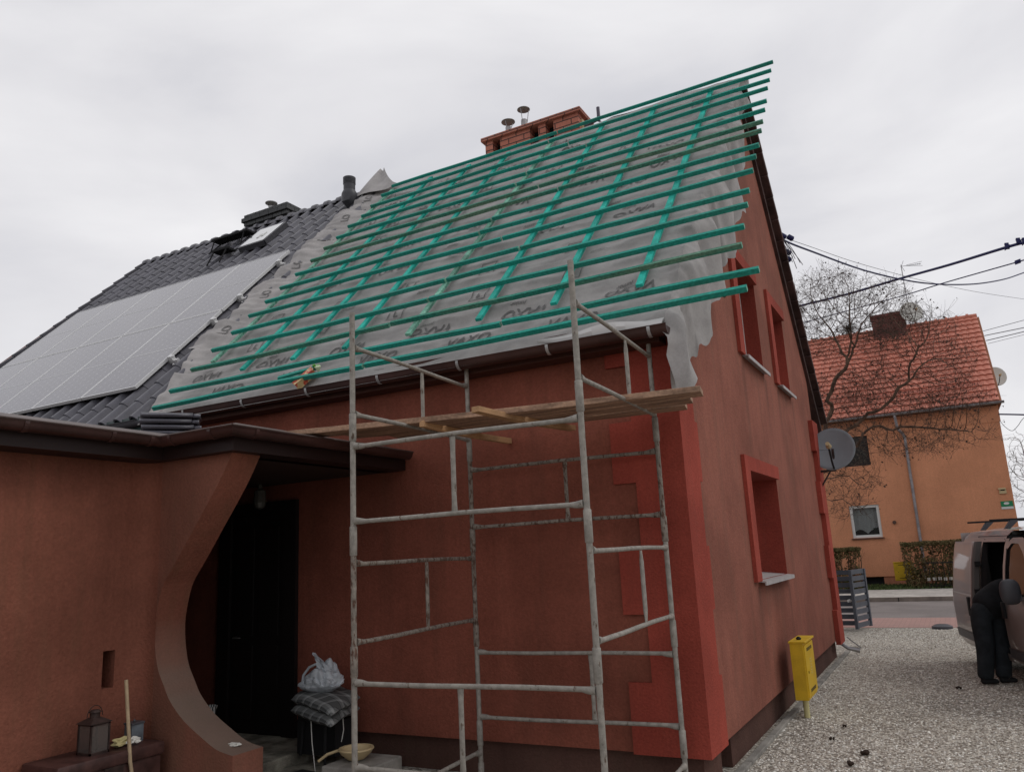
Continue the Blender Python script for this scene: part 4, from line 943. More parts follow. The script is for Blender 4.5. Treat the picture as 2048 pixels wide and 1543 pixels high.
# ------------------------------------------------------------ scaffold tower of stacked welded frames
FL, FR, BL, BR = (-3.742,4.50), (-1.961,4.586), (-3.827,6.269), (-2.046,6.355)
scf = thing('scaffold_tower', 'square tower of rusty grey welded tube frames before the front wall', 'scaffold', (-2.9,5.4,0))
def frame(A, B, z_hi, z_lo, z_bot, z_top, sx=.47, rust=False, posts=(1,1), strut=True, sleeves=True):
    m_ = M['scaf_rust'] if rust else M['scaf']; A = Vector((*A,0)); B = Vector((*B,0)); Z = Vector((0,0,1))
    for P_, k in zip((A, B), posts):
        if k:
            mb = MB(); mb.tube([P_+Z*z_bot, P_+Z*z_top], .0205, 12); po_ = mb.build('post', m_, scf, smooth=True)
            if sleeves: MB().lathe(P_+Z*(z_bot-.02), [(.023,0),(.0265,.005),(.0265,.20),(.023,.205)], 12).build('sleeve', m_, po_, smooth=True)
    f = scf
    d = (B-A).normalized(); zh = Vector((0,0,1))
    for z in (z_hi, z_lo):
        mb = MB(); L = (B-A).length
        pts = [A+d*.02, A+d*.07, A+d*.11]+[A+d*(L*q) for q in (.3,.5,.7)]+[B-d*.11, B-d*.07, B-d*.02]
        mb.tube([p+Z*(z+.004*math.sin(i*1.3+z)) for i, p in enumerate(pts)], [.027,.022,.0165,.0165,.0165,.0165,.0165,.022,.027], 10); mb.build('rung', m_, f, smooth=True)
    if strut:
        p = A+(B-A)*sx; a, b = p+Z*(z_lo+.015), p+Z*(z_hi-.015); mb = MB(); dd = d
        n_ = 7; R_ = []
        for i in range(n_):
            t = i/(n_-1); wd = .018 if 0 < i < n_-1 else .024; dp = .016 if 0 < i < n_-1 else .006
            c = a.lerp(b, t); R_.append([c+dd*wd*math.cos(q)+d.cross(Z)*dp*math.sin(q) for q in np.linspace(0,2*PI,11)])
        mb.grid(R_); mb.build('strut', m_, f, smooth=True)
FB = lambda *a, **k: frame(*a, **k)
# front/back pairs and side pairs alternate upwards
frame(FL, FR, 2.74, 2.20, 1.98, 2.99)
frame(BL, BR, 2.70, 2.18, 1.98, 2.99, rust=True, sx=.53)
frame(FL, FR, 1.103, .565, .34, 1.28)
frame(BL, BR, 1.089, .552, .34, 1.28, sx=.60)
frame(FL, BL, 3.493, 2.985, 2.80, 3.76, sx=.55)
frame(FR, BR, 3.516, 3.010, 2.80, 3.80, sx=.62)
frame(FL, BL, 1.905, 1.367, 1.16, 2.12, rust=True, sx=.55)
frame(FR, BR, 1.914, 1.377, 1.16, 2.12, sx=.60)
frame(FL, BL, .27, .08, .0, .48, strut=False)
frame(FR, BR, .27, .08, .0, .48, strut=False)
for P_ in (FL, FR, BL, BR): MB().box((P_[0]-.09,P_[1]-.09,0),(P_[0]+.09,P_[1]+.09,.012)).build('base_plate', M['steel'], scf)
# planks
def plank(a, b, w_, h_, m_, label, name='scaffold_plank', grp='planks laid across the scaffold'):
    a, b = Vector(a), Vector(b); d = (b-a); L = d.length; d.normalize(); r = d.cross(Vector((0,0,1))).normalized(); u = r.cross(d); mb = MB()
    n_ = 9; prof = [(-1,-1),(1,-1),(1,1),(-1,1)]; V_ = []
    for i in range(n_):
        t = i/(n_-1); c = a+d*L*t+u*(-.012*math.sin(PI*t)); tw = .02*math.sin(t*4)
        for q in prof: V_.append(c+r*(q[0]*w_/2)+u*(q[1]*h_/2+tw*q[0]*w_/2))
    mb.add(V_, [(4*k+j,4*k+(j+1)%4,4*k+4+(j+1)%4,4*k+4+j) for k in range(n_-1) for j in range(4)]+[(3,2,1,0),tuple(4*(n_-1)+j for j in range(4))])
    return tag(mb.build(name, m_, None, bevel=.004), label, 'plank', grp)
plank((-4.98,5.09,3.025),(-1.47,5.74,3.03),.23,.045,M['plank'],'front long weathered plank reaching from the porch roof past the corner')
plank((-4.55,5.44,3.026),(-1.62,5.99,3.03),.23,.04,M['plank'],'second weathered scaffold plank, its end just short of the front one')
plank((-4.3,5.74,3.026),(-1.74,6.25,3.03),.22,.04,M['plank'],'rearmost weathered scaffold plank, nearest the wall')
plank((-3.63,5.22,2.985),(-3.52,6.50,2.962),.05,.052,M['timber'],'short square timber under the planks, the one nearer the middle of the tower','timber_bearer','short timbers under the planks')
plank((-3.02,5.05,3.0),(-2.78,6.30,2.972),.075,.045,M['timber'],'short square timber under the planks, the one nearer the right uprights','timber_bearer','short timbers under the planks')
# ------------------------------------------------------------ yellow gas cabinets
def cabinet(c, w_, d_, h_, rz, label, post, grp=None):
    t_ = thing('gas_cabinet', label, 'gas cabinet', (c[0],c[1],0)); R_ = Matrix.Rotation(rz, 3, 'Z'); C_ = Vector(c)
    X_, Y_, Z_ = R_ @ Vector((1,0,0)), R_ @ Vector((0,1,0)), Vector((0,0,1))
    mb = MB(); mb.bbox(C_, X_*d_/2, Y_*w_/2, Z_*h_/2, .03); bo = mb.build('body', M['yellow'], t_)
    mb = MB(); f = C_+X_*(d_/2+.006)
    mb.bbox(f, X_*.007, Y_*(w_/2-.02), Z_*(h_/2-.03), .3); dr_ = mb.build('door', M['yellow'], t_)
    mb = MB()
    for zz in (h_*.36, -h_*.36):
        for k in range(3): mb.obox(f+X_*.0075+Z_*(zz+k*.012-.012), X_*.0015, Y_*(w_*.28), Z_*.0035)
    mb.obox(f+X_*.0085-Y_*(w_*.30)-Z_*.02, X_*.003, Y_*.008, Z_*.012); mb.build('vent_slots', M['black'], dr_)
    mb = MB(); mb.bbox(C_+Z_*(h_/2+.008)+X_*.01, X_*(d_/2+.02), Y_*(w_/2+.012), Z_*.010, .3); mb.build('lid', M['yellow'], t_)
    mb = MB(); mb.tube([(C_.x+post[0],C_.y+post[1],0),(C_.x+post[0],C_.y+post[1],C_.z-h_/2+.01)], .032, 12); mb.build('pipe', M['paleyellow'], t_, smooth=True)
    return t_, f, X_, Y_, dr_
g, f, X_, Y_, dr_ = cabinet((-1.685,9.85,.51), .62, .14, .60, 0, 'tall yellow gas cabinet on a short pipe against the red gable', (.0,-.12))
mb = MB()
for k in range(6): mb.obox(f+X_*.0085+Y_*.02+Vector((0,0,.10-.03*k)), X_*.001, Y_*(.05-.006*(k % 3)), Vector((0,0,.004)))
mb.build('faded_lettering', M['paleyellow'], dr_)
mb = MB(); mb.lathe((-1.68,9.72,.835), [(.022,-.01),(.03,.01),(.012,.028)], 8); mb.build('lid_knob', M['black'], g)
cabinet((-1.74,33.6,.66), .66, .22, .66, -PI/2+.12, 'yellow gas cabinet half hidden by the hedge of the orange house', (.12,-.02))
# drain channel stones along the gable
dm = MB(); y = 6.6
while y < 14.8:
    l = .98; dm.bbox((-1.86,y+l/2,.0),(.035,0,0),(0,l/2-.008,0),(0,0,.035),.2); y += l
tag(dm.build('edging_stones', M['concrete'], None), 'row of grey concrete edging stones along the foot of the gable', 'edging')
# small metal spout at the far corner
mb = MB(); mb.tube([(-1.95,14.93,.24),(-1.80,14.95,.12),(-1.62,14.98,.08)], [.03,.03,.045], 8); mb.beam((-1.80,14.95,.30),(-1.60,15.0,.12),.05,.02)
tag(mb.build('drain_spout', M['steel'], None), 'bent grey drain spout at the far foot of the gable corner', 'spout')
# manhole cover
mb = MB(); mb.lathe((-.44,19.35,.0), [(.2,0),(.2,.05),(.12,.09),(.04,.10)], 20); tag(mb.build('drain_cover', M['plastic_dk'], None, smooth=True), 'low dark round drain cover on the edge of the pink paving', 'drain cover')
# ------------------------------------------------------------ satellite dish on the gable
def sat(c, R_, facing, label, m_, arm_to=None, foot=None, grp=None):
    t_ = thing('satellite_dish', label, 'satellite dish', c); C_ = Vector(c); F_ = Vector(facing).normalized()
    Rr = F_.cross(Vector((0,0,1))).normalized(); U_ = Rr.cross(F_); mb = MB(); P_ = []
    for i in range(12):
        r = R_*i/11; P_.append([C_+Rr*(r*math.cos(a))+U_*(r*1.06*math.sin(a))+F_*(.16*R_*(i/11)**2-.16*R_) for a in np.linspace(0,2*PI,41)])
    mb.grid(P_); di = mb.build('reflector', m_, t_, smooth=True, recalc=False, solid=.012)
    mb = MB(); mb.tube([C_+Rr*(R_*math.cos(a))+U_*(R_*1.06*math.sin(a)) for a in np.linspace(0,2*PI,41)[:-1]], .008, 6, closed=True); mb.build('rim', m_, di)
    tip = C_+F_*R_*1.15-U_*R_*.35
    mb = MB(); mb.tube([C_-U_*R_*1.02+F_*.0, C_-U_*R_*.85+F_*R_*.5, tip-F_*.03-U_*.03], .016, 8); mb.build('feed_arm', M['black'], t_)
    mb = MB(); mb.lathe(tip, [(.035,-.10),(.035,-.02)], 12, -F_); mb.lathe(tip, [(.042,-.02),(.045,.03),(.02,.05)], 14, -F_); mb.build('feed_horn', M['cream'], t_)
    if foot is not None:
        ft = Vector(foot); mb = MB(); k = C_-F_*R_*.3-U_*R_*.9
        mb.tube([ft, ft+Vector((.12,0,0)), Vector((C_.x,k.y,ft.z)), Vector((C_.x,k.y,C_.z))], .022, 8); mb.tube([ft-Vector((0,0,.28)), ft-Vector((-.05,0,.2)), Vector((C_.x-.08,k.y,ft.z))], .014, 8)
        mb.box((ft.x-.01,ft.y-.06,ft.z-.34),(ft.x+.012,ft.y+.06,ft.z+.08)); mb.build('wall_bracket', M['rust'], t_)
    return t_, C_, F_, Rr, U_
t_, C_, F_, Rr, U_ = sat((-1.60,14.72,3.46), .365, (-.02,-.93,.30), 'grey satellite dish on a bracket at the far corner of the red gable', M['dish'], foot=(-1.85,14.62,3.08))
mb = MB()
for a, b, s_ in ((-.05,-.14,.014),(-.05,-.22,.02),(.04,-.05,.006),(-.07,-.05,.006),(-.01,-.25,.006)): mb.obox(C_+Rr*a*-1+U_*b+F_*(-.045), Rr*s_*.7, U_*s_, F_*.002)
mb.build('bolt_heads', M['steel'], t_)
# ------------------------------------------------------------ slatted gate, two leaves
def slat_leaf(A, B, zt, label, name='slatted_gate', n_=9):
    A, B = Vector((*A,0)), Vector((*B,0)); d = (B-A).normalized(); Z = Vector((0,0,1)); nrm = d.cross(Z)
    t_ = thing(name, label, 'gate', tuple(A))
    for P_ in (A, B): MB().obox(P_+Z*(zt/2+.03), d*.032, nrm*.032, Z*(zt/2-.02)).build('post', M['gate'], t_, bevel=.003)
    mb = MB()
    for k in range(n_):
        z = .12+(zt-.16)*k/(n_-1); mb.obox((A+B)/2+Z*z, (B-A)/2, nrm*.010, Z*(zt/n_*.35))
    mb.build('slats', M['gate'], t_); return t_
slat_leaf((-3.7,19.45), (-2.08,19.35), 1.24, 'dark slatted gate leaf standing behind the far corner of the gable')
t_ = slat_leaf((-2.02,18.75), (-1.82,19.5), 1.26, 'dark slatted gate leaf folded open towards the gravel')
mb = MB(); mb.lathe((-2.10,18.95,.62), [(.015,0),(.035,.02),(.03,.07)], 8, (-.7,-.7,0)); mb.build('gate_latch', M['white'], t_)
# ------------------------------------------------------------ orange house across the road
oh = thing('orange_house', 'orange rendered house with a red tiled roof across the road', 'house', (-3,38,0))
HY = 34.9; X0, X1 = -13.0, 2.22
wn = [(-3.47,-2.37,1.95,3.23),(-3.43,-2.44,4.80,6.12),(-9.5,-8.4,1.95,3.23)]
mb = MB(); hs = [yrect(a,b,c,d,HY) for a,b,c,d in wn]
fill_holes(mb, yrect(X0,X1,.44,6.00,HY), hs, .2)
for h in hs: reveal(mb, h, (0,.14,0))
mb.add([(X0,HY-.03,6.0),(X1+.03,HY-.03,6.0),(X1+.03,HY-.03,6.62),(X0,HY-.03,6.62),(X0,HY,6.0),(X1+.03,HY,6.0)], [(0,1,2,3),(0,1,5,4)])
mb.add([(X1,HY,.44),(X1,41.5,.44),(X1,41.5,6.6),(X1,38.6,10.4),(X1,HY,6.6)], [(0,1,2,3,4)])
mb.add([(X0,HY,.0),(X0,41.5,.0),(X0,41.5,6.6),(X0,38.6,10.4),(X0,HY,6.6)], [(0,1,2,3,4)])
mb.build('wall', M['orange'], oh, recalc=False)
mb = MB(); fill_holes(mb, yrect(X0,X1-.04,-.1,.45,HY+.04), [yrect(-3.24,-2.55,.12,.43,HY+.04)], .1); reveal(mb, yrect(-3.24,-2.55,.12,.43,HY+.04), (0,.2,0)); mb.add([(X1-.04,HY+.04,-.1),(X1-.04,41,-.1),(X1-.04,41,.45),(X1-.04,HY+.04,.45)], [(0,1,2,3)])
mb.build('plinth', M['orange_dk'], oh, recalc=False)
mb = MB(); mb.box((-3.3,HY+.2,.1),(-2.5,HY+.22,.5)); mb.build('cellar_window', M['black'], oh)
MB().box((-3.28,HY-.05,.06),(-2.5,HY+.02,.12)).build('cellar_sill', M['concrete'], oh)
gl2 = mat('window_glass', (0.05,0.055,0.055), rough=.1, spec=.5); gl2.node_tree.nodes['Principled BSDF'].inputs['Alpha'].default_value = .3
RY, RZ, EZ, EY = 38.6, 11.07, 6.72, 34.45
Lr = math.hypot(RY-EY, RZ-EZ); To = Vector((0,(RY-EY)/Lr,(RZ-EZ)/Lr)); No = Vector((0,-To.z,To.y))
mb = MB(); tiles(mb, Vector((X0-.3,EY,EZ)), Vector((1,0,0)), To, No, X1-X0+.48, Lr, .24, .335, .030, roll=.8, per=8, lift=.06)
orf = mb.build('roof', M['redtile'], oh, recalc=False)
for p in orf.data.polygons: p.use_smooth = True
orf.data.set_sharp_from_angle(angle=math.radians(50))
mb = MB(); b_ = Vector((X1+.16,EY,EZ))
mb.add([(X0-.3,EY,EZ-.05),(X1+.16,EY,EZ-.05),(X1+.16,RY,RZ-.05),(X0-.3,RY,RZ-.05),(X1+.16,42.6,6.7),(X0-.3,42.6,6.7)], [(0,1,2,3),(2,3,5,4),(0,1,4,5)])
mb.build('roof_deck', M['orange_dk'], oh)
mb = MB()
for i in range(40):
    x = X0-.3+i*.4; mb.tube([(x,RY,RZ+.02),(x+.06,RY,RZ+.02),(x+.07,RY,RZ),(x+.4,RY,RZ)] if x < X1-.1 else [(x,RY,RZ),(x+.01,RY,RZ)], [.14,.14,.115,.11] if x < X1-.1 else [.1,.1], 10)
mb.build('ridge_tile', M['redtile'], orf, smooth=True)
# snow guard
mb = MB(); v = 1.05
for k in range(60):
    x = X1-.5-k*.16; mb.tube([Vector((x,EY,EZ))+To*v+No*.03, Vector((x,EY,EZ))+To*v+No*.22], .008, 4)
for o_ in (.12,.20): mb.tube([Vector((X1-.45,EY,EZ))+To*v+No*o_, Vector((X1-10,EY,EZ))+To*v+No*o_], .010, 5)
mb.build('snow_guard', mat('dark_red_steel', (0.20,0.04,0.03), rough=.6), orf)
mb = MB(); gutter(mb, [(X0-.3,EY-.07,EZ-.03),(X1+.22,EY-.07,EZ-.03)], .075, [(0,-1,0)]*2); og = mb.build('gutter', M['zinc'], oh, smooth=True)
mb = MB(); mb.tube([(-1.30,EY-.07,EZ-.1),(-1.27,EY-.05,6.2),(-1.25,EY,6.08),(-1.09,HY-.12,5.84),(-1.07,HY-.10,5.7),(-1.07,HY-.10,0.3)], .055, 10)
for z in (5.0,3.6,2.2): mb.lathe((-1.07,HY-.10,z), [(.058,0),(.058,.05)], 10)
mb.build('downpipe', M['zinc'], oh, smooth=True)
for k, (a, b, c, d) in enumerate(wn[:2]):
    mb = MB(); y = HY+.05; t = .11
    for q in (((a,y,c),(a+t,y+.06,d)),((b-t,y,c),(b,y+.06,d)),((a+t,y,d-t),(b-t,y+.06,d)),((a+t,y,c),(b-t,y+.06,c+t))): mb.box(*q)
    fr_ = mb.build('window_frame', M['white'] if k == 0 else M['darkframe'], oh, bevel=.01)
    MB().box((a+t-.01,y+.03,c+t-.01),(b-t+.01,y+.034,d-t+.01)).build('glazing', gl2 if k == 0 else mat('painted_reflection_glass', (.012,.011,.010), rough=.3, col2=(.12,.10,.08), vscale=26, ramp=(.52,.66)), fr_)  # upper pane: reflection specks painted into the glass colour as noise
    if k == 0:
        P_ = [[(x, y+.16+.02*math.sin(x*34), z) for x in np.linspace(a+.05,b-.05,60)] for z in (c+.3+.0, d-.05)]
        for j, x in enumerate(np.linspace(a+.05,b-.05,60)): P_[0][j] = (x, y+.16+.02*math.sin(x*34), c+.16+.17*abs(math.sin((x-a)*5.6)))
        MB().grid(P_).build('curtain', mat('net_curtain', (0.62,0.66,0.65), rough=.9), fr_, recalc=False)
        MB().box((a-.3,y+.7,c-.3),(b+.3,y+.72,d+.3)).build('room_dark', M['black'], fr_)
        MB().box((a-.05,HY-.08,c-.05),(b+.05,HY+.05,c-.01)).build('window_sill', mat('brown_sill', (.10,.05,.04), rough=.6), oh)
        mb = MB(); mb.lathe((b-.22,y+.12,c+.12), [(.05,0),(.06,.08)], 10)
        for q in range(14): mb.add([(b-.22+rng.uniform(-.02,.02),y+.12,c+.2),(b-.22+rng.uniform(-.13,.13),y+.12,c+.2+rng.uniform(.05,.22)),(b-.22+rng.uniform(-.13,.13),y+.12,c+.2+rng.uniform(.05,.22))],[(0,1,2)])
        mb.build('potted_plant', mat('dark_houseplant', (.03,.05,.02), rough=.9), fr_)
mb = MB()
mb.lathe((-1.89,HY-.02,2.49), [(.07,0),(.07,.03),(.04,.035)], 16, (0,-1,0)); 
mb.build('vent_hole', mat('brown_speck', (.10,.06,.045), rough=.9), oh, recalc=False)
ocx = (-1.79,-.45,38.1,38.9)
mb = MB(); mb.box((ocx[0],ocx[2],9.8),(ocx[1],ocx[3],11.72)); mb.build('chimney', brick_mat('old_red_brick', (.17,.055,.045), (.14,.045,.04), (.09,.06,.055), h_=.09, w_=.3), orf)
mb = MB(); mb.box((ocx[0]-.06,ocx[2]-.06,11.6),(ocx[1]+.06,ocx[3]+.06,11.72)); mb.box((ocx[0]-.03,ocx[2]-.03,11.33),(ocx[1]+.03,ocx[3]+.03,11.36)); mb.build('chimney_cap', mat('old_brick_cap', (.15,.055,.05), rough=.9, var=.3), oh)
mb = MB(); mb.box((1.78,HY-.02,2.83),(2.17,HY-.005,3.03)); sg = tag(mb.build('street_sign', mat('green_sign', (.015,.20,.08), rough=.5), None), 'small green and white sign plate at the right edge of the orange wall', 'sign')
MB().box((1.78,HY-.022,2.74),(2.17,HY-.005,2.825)).build('white_strip', M['white'], sg)
mb = MB(); mb.add([(1.965+.09*math.cos(a),HY-.0225,2.945+.048*math.sin(a)) for a in np.linspace(0,2*PI,24)[:-1]], [tuple(range(23))]); mb.build('emblem', M['white'], sg, recalc=False)
eb = thing('meter_box', 'small cream meter box above the green sign', 'meter box', (1.95,HY,3.3))
MB().box((1.80,HY-.05,3.31),(2.03,HY-.002,3.46)).build('box', M['cream'], eb, bevel=.006)
MB().box((1.78,HY-.10,3.46),(2.02,HY-.002,3.52)).build('hood', M['cream'], eb, bevel=.006)
MB().box((1.84,HY-.055,3.42),(1.98,HY-.051,3.458)).build('slot', M['black'], eb)
# aerial mast and dishes of the orange house
an = thing('tv_aerial', 'thin mast with a television aerial above the far chimney', 'aerial', (-.35,38.5,11.0))
MB().tube([(-.24,38.5,11.6),(-.26,38.5,13.95)], .022, 6).build('mast', M['steel'], an)
mb = MB(); a = Vector((-.30,38.5,13.88)); b = Vector((.54,38.5,13.83)); mb.tube([a,b], .012, 5)
for k in range(8):
    p = a.lerp(b, .3+.09*k); h = .05+.006*k; mb.tube([p+Vector((0,-.15,-h)), p+Vector((0,.15,h))], .007, 4)
mb.tube([a+Vector((.05,0,.0)), a+Vector((.16,0,.25))], .008, 4); mb.tube([a+Vector((.05,0,.0)), a+Vector((.15,0,-.25))], .008, 4); mb.tube([a+Vector((.25,0,.02)), b+Vector((.05,0,.10))], .008, 4); mb.tube([a+Vector((.25,0,-.02)), b+Vector((.05,0,-.10))], .008, 4)
mb.build('aerial_elements', M['wire_g'], an)
sat((-.15,37.9,11.55), .46, (.35,-.9,.2), 'pale satellite dish beside the chimney of the orange house', M['dish_w'])
sat((2.60,38.5,8.33), .40, (.25,-.95,.2), 'pale satellite dish half hidden behind the right verge of the orange roof', M['dish_w'])
# ------------------------------------------------------------ hedges
def hedge(x0, x1, y0, y1, z1, label, n_, dens):
    t_ = thing('hedge', label, 'hedge', ((x0+x1)/2,(y0+y1)/2,0)); mb = MB()
    for i in range(n_):
        x, y, z = rng.uniform(x0,x1), rng.uniform(y0,y1), z1*(1-rng.random()**dens*.97)
        if rng.random() < .3: z = z1-rng.uniform(0,.12)+.05*noise.noise(Vector((x*2,y,0)))
        if noise.noise(Vector((x*3.2,y*2,z*2.6))) < -.10 and z < z1-.35: continue
        s_ = rng.uniform(.026,.055); d1 = Vector(rng.normal(size=3)).normalized()*s_; d2 = Vector(rng.normal(size=3)).normalized()*s_*.8; c = Vector((x,y,z))
        mb.add([c-d1,c+d2,c+d1,c-d2], [(0,1,2,3)])
    mb.build('leaves', M['hedge'], t_, recalc=False); mb = MB()
    for i in range(int((x1-x0)*15)):
        x, y = rng.uniform(x0,x1), rng.uniform(y0+.1,y1); pts = [(x,y,.1)]
        for k in range(4): pts.append((pts[-1][0]+rng.uniform(-.07,.07), pts[-1][1]+rng.uniform(-.06,.06), .1+(z1-.15)*(k+1)/4))
        mb.tube(pts, [.016,.013,.010,.007,.004], 4, cap=False)
        for q in range(5):
            b0 = Vector(pts[1+q % 3]); mb.tube([b0, b0+Vector((rng.uniform(-.18,.18),rng.uniform(-.15,.15),rng.uniform(.1,.35)))], [.006,.003], 3, cap=False)
    mb.build('stems', mat('hedge_stems', (.11,.07,.045), rough=.95), t_, recalc=False); return t_
hedge(-6.5,-3.05,32.0,32.8,1.62,'clipped brown-green hedge to the left, behind the slatted gate', 16000, .85)
hedge(-1.66,3.6,32.0,32.9,1.72,'clipped brown-green hedge to the right, behind the van', 27000, .75)
lf = thing('low_fence', 'low dark wire fence in front of the right hedge', 'fence', (-.5,31.85,0))
mb = MB(); mb.tube([(-.9,31.85,.98),(4,31.85,.98)], .018, 6); mb.tube([(-.9,31.85,.2),(4,31.85,.2)], .014, 6); mb.build('rails', M['black'], lf)
mb = MB()
for k in range(33): mb.tube([(-.85+k*.15,31.85,.12),(-.85+k*.15,31.85,1.0)], .009, 4)
mb.build('bars', M['black'], lf)
mb = MB()
for k in range(30): mb.obox((-.9+k*.17,31.98,.42+.01*(k%3)), (.055,0,0), (0,.03,0), (0,0,.05))
tag(mb.build('white_stones', M['paving'], None), 'row of pale stones seen through the right hedge', 'stones')
# ------------------------------------------------------------ overhead wires
WIRES = [
 ('bundle', [(-3.61,24.0,8.64),(-3.24,23.5,8.59),(-1.53,22.0,8.27),(-0.22,21.0,8.13),(0.81,19.5,7.79),(1.66,18.0,7.46),(2.03,17.5,7.35),(2.42,16.5,7.05)], .030, 'wire', 'thick twisted blue-black power cable bundle crossing the sky'),
 ('thin', [(-3.402,24.0,8.163),(-3.06,23.5,8.074),(-1.008,22.0,7.88),(-0.159,21.0,7.693),(0.592,20.0,7.53),(1.337,19.0,7.343),(1.983,17.5,7.003),(2.356,16.5,6.79)], .013, 'wire', 'single dark cable running just below the thick bundle'),
 ('service', [(-1.907,13.1,6.957),(-1.739,13.8,6.993),(-1.501,15.0,7.164),(-0.97,17.0,7.367),(-0.551,18.2,7.472),(-0.145,19.2,7.563),(0.296,20.0,7.617),(0.847,21.0,7.751),(1.474,22.0,7.931),(2.12,23.0,8.203),(2.667,24.0,8.56),(3.586,25.5,9.117)], .017, 'wire', 'sagging dark service cable leaving the hooks on the red gable'),
 ('faint', [(-1.845,13.2,6.95),(-1.548,15.0,7.284),(-1.027,17.0,7.521),(-0.367,19.0,7.73),(0.318,21.0,7.953),(1.496,24.0,8.276),(2.875,27.0,8.592),(3.864,29.0,8.784)], .005, 'wire_g', 'thin grey telephone wire from the gable above the sagging cable'),
 ('r1', [(2.841,45.0,11.768),(4.524,44.0,11.782),(5.669,43.0,11.732)], .014, 'wire_g', 'topmost of the four distant wires right of the orange roof'),
 ('r2', [(2.87,45.0,11.529),(4.467,44.0,11.418),(5.597,43.0,11.287)], .020, 'wire_g', 'second from top of the four distant wires right of the orange roof'),
 ('r3', [(2.896,45.0,11.266),(4.436,44.0,11.224),(5.574,43.0,11.147)], .020, 'wire_g', 'third from top of the four distant wires right of the orange roof'),
 ('r4', [(2.957,45.0,11.1),(4.413,44.0,11.079),(5.555,43.0,11.031)], .010, 'wire_g', 'lowest of the four distant wires right of the orange roof'),
 ('blue', [(2.23,34.8,6.262),(2.86,33.0,5.923),(3.526,31.0,5.522)], .030, 'wire', 'short dark blue cable leaving the corner of the orange house'),
 ('loop', [(2.211,34.8,6.034),(2.329,34.5,5.735),(2.503,34.2,5.529),(2.683,34.0,5.652),(2.913,33.8,5.912),(3.243,33.5,6.013)], .010, 'wire_g', 'slack looped wire below the cable at the orange house corner')]
for nm, pts, r, m_, lab in WIRES:
    P_ = [Vector(p) for p in pts]; e0 = P_[0]+(P_[0]-P_[1])*(3 if nm in ('bundle','thin') else 0); e1 = P_[-1]+(P_[-1]-P_[-2])*6
    Q = []
    for i in range(len(P_)-1):
        a, b, c, d = P_[max(0,i-1)], P_[i], P_[i+1], P_[min(len(P_)-1,i+2)]
        for q in range(5):
            t = q/5; Q.append(.5*((2*b)+(c-a)*t+(2*a-5*b+4*c-d)*t*t+(3*b-a-3*c+d)*t**3))
    Q.append(P_[-1])
    if (e0-P_[0]).length > .1: Q = [e0]+Q
    Q.append(e1)
    tag(MB().tube(Q, r, 6).build('overhead_wire', M[m_], None, smooth=True), lab, 'wire')
mb = MB()
for c in ((1.785,17.8,7.438),(1.964,17.6,7.43),(2.05,17.5,7.38)): mb.obox(c, (.035,.01,.0), (0,.05,0), (-.005,0,.055)); mb.obox(Vector(c)+Vector((0,0,-.03)), (.05,0,.03), (0,.03,0), (0,0,.02))
mb.obox((1.90,17.7,7.05), (.05,0,.01), (0,.03,0), (0,0,.035))
tag(mb.build('cable_clamps', M['wire'], None), 'dark insulator clamps on the thick cable at the upper right', 'clamps')
# ------------------------------------------------------------ bare trees by space colonisation
def grow(guides, blobs, n_attr, D=.16, kill=.26, infl=1.3, iters=130, up=.05, seed=1):
    g = np.random.default_rng(seed); A = []
    for (cx,cy,cz),(rx,ry,rz),wt in blobs:
        k = int(n_attr*wt); p = g.normal(size=(k,3)); p /= np.linalg.norm(p,axis=1)[:,None]; p *= g.random((k,1))**.40
        A.append(p*np.array([rx,ry,rz])+np.array([cx,cy,cz]))
    A = np.concatenate(A); pos, par = [], []
    for gd in guides:
        start = gd[0]
        if isinstance(start, tuple) and len(start) == 3:
            base_ = None
            if pos:
                dd = np.linalg.norm(np.array(pos)-np.array(start),axis=1); j = int(dd.argmin())
                if dd[j] < .25: base_ = j
            prev = base_ if base_ is not None else -1
            if prev < 0: pos.append(np.array(start,float)); par.append(-1); prev = len(pos)-1
            for q in gd[1:]:
                a = pos[prev]; b = np.array(q,float); n_ = max(1,int(np.linalg.norm(b-a)/D)); a0 = a.copy(); wob = g.normal(size=3)*.05
                for i in range(1,n_+1):
                    t = i/n_; pos.append(a0+(b-a0)*t+wob*math.sin(PI*t)+g.normal(size=3)*.012); par.append(prev); prev = len(pos)-1
    for it in range(iters):
        P_ = np.array(pos)
        if len(A) == 0: break
        best = np.zeros(len(A),int); bd = np.zeros(len(A))
        for s_ in range(0,len(A),800):
            d2 = ((A[s_:s_+800,None,:]-P_[None,:,:])**2).sum(2); best[s_:s_+800] = d2.argmin(1); bd[s_:s_+800] = np.sqrt(d2.min(1))
        act = bd < infl*(1+.02*it); new = {}
        for a_, j in zip(A[act], best[act]): v = a_-P_[j]; new.setdefault(j, []).append(v/np.linalg.norm(v))
        if not new: break
        for j, vv in new.items():
            d = np.sum(vv,0); 
            if par[j] >= 0:
                pd = P_[j]-P_[par[j]]; pd /= max(1e-6,np.linalg.norm(pd)); d = d/np.linalg.norm(d)+.35*pd
            d = d+np.array([0,0,up])+g.normal(size=3)*.07; d /= np.linalg.norm(d); pos.append(P_[j]+d*D); par.append(j)
        A = A[bd > kill]
    return np.array(pos), np.array(par)
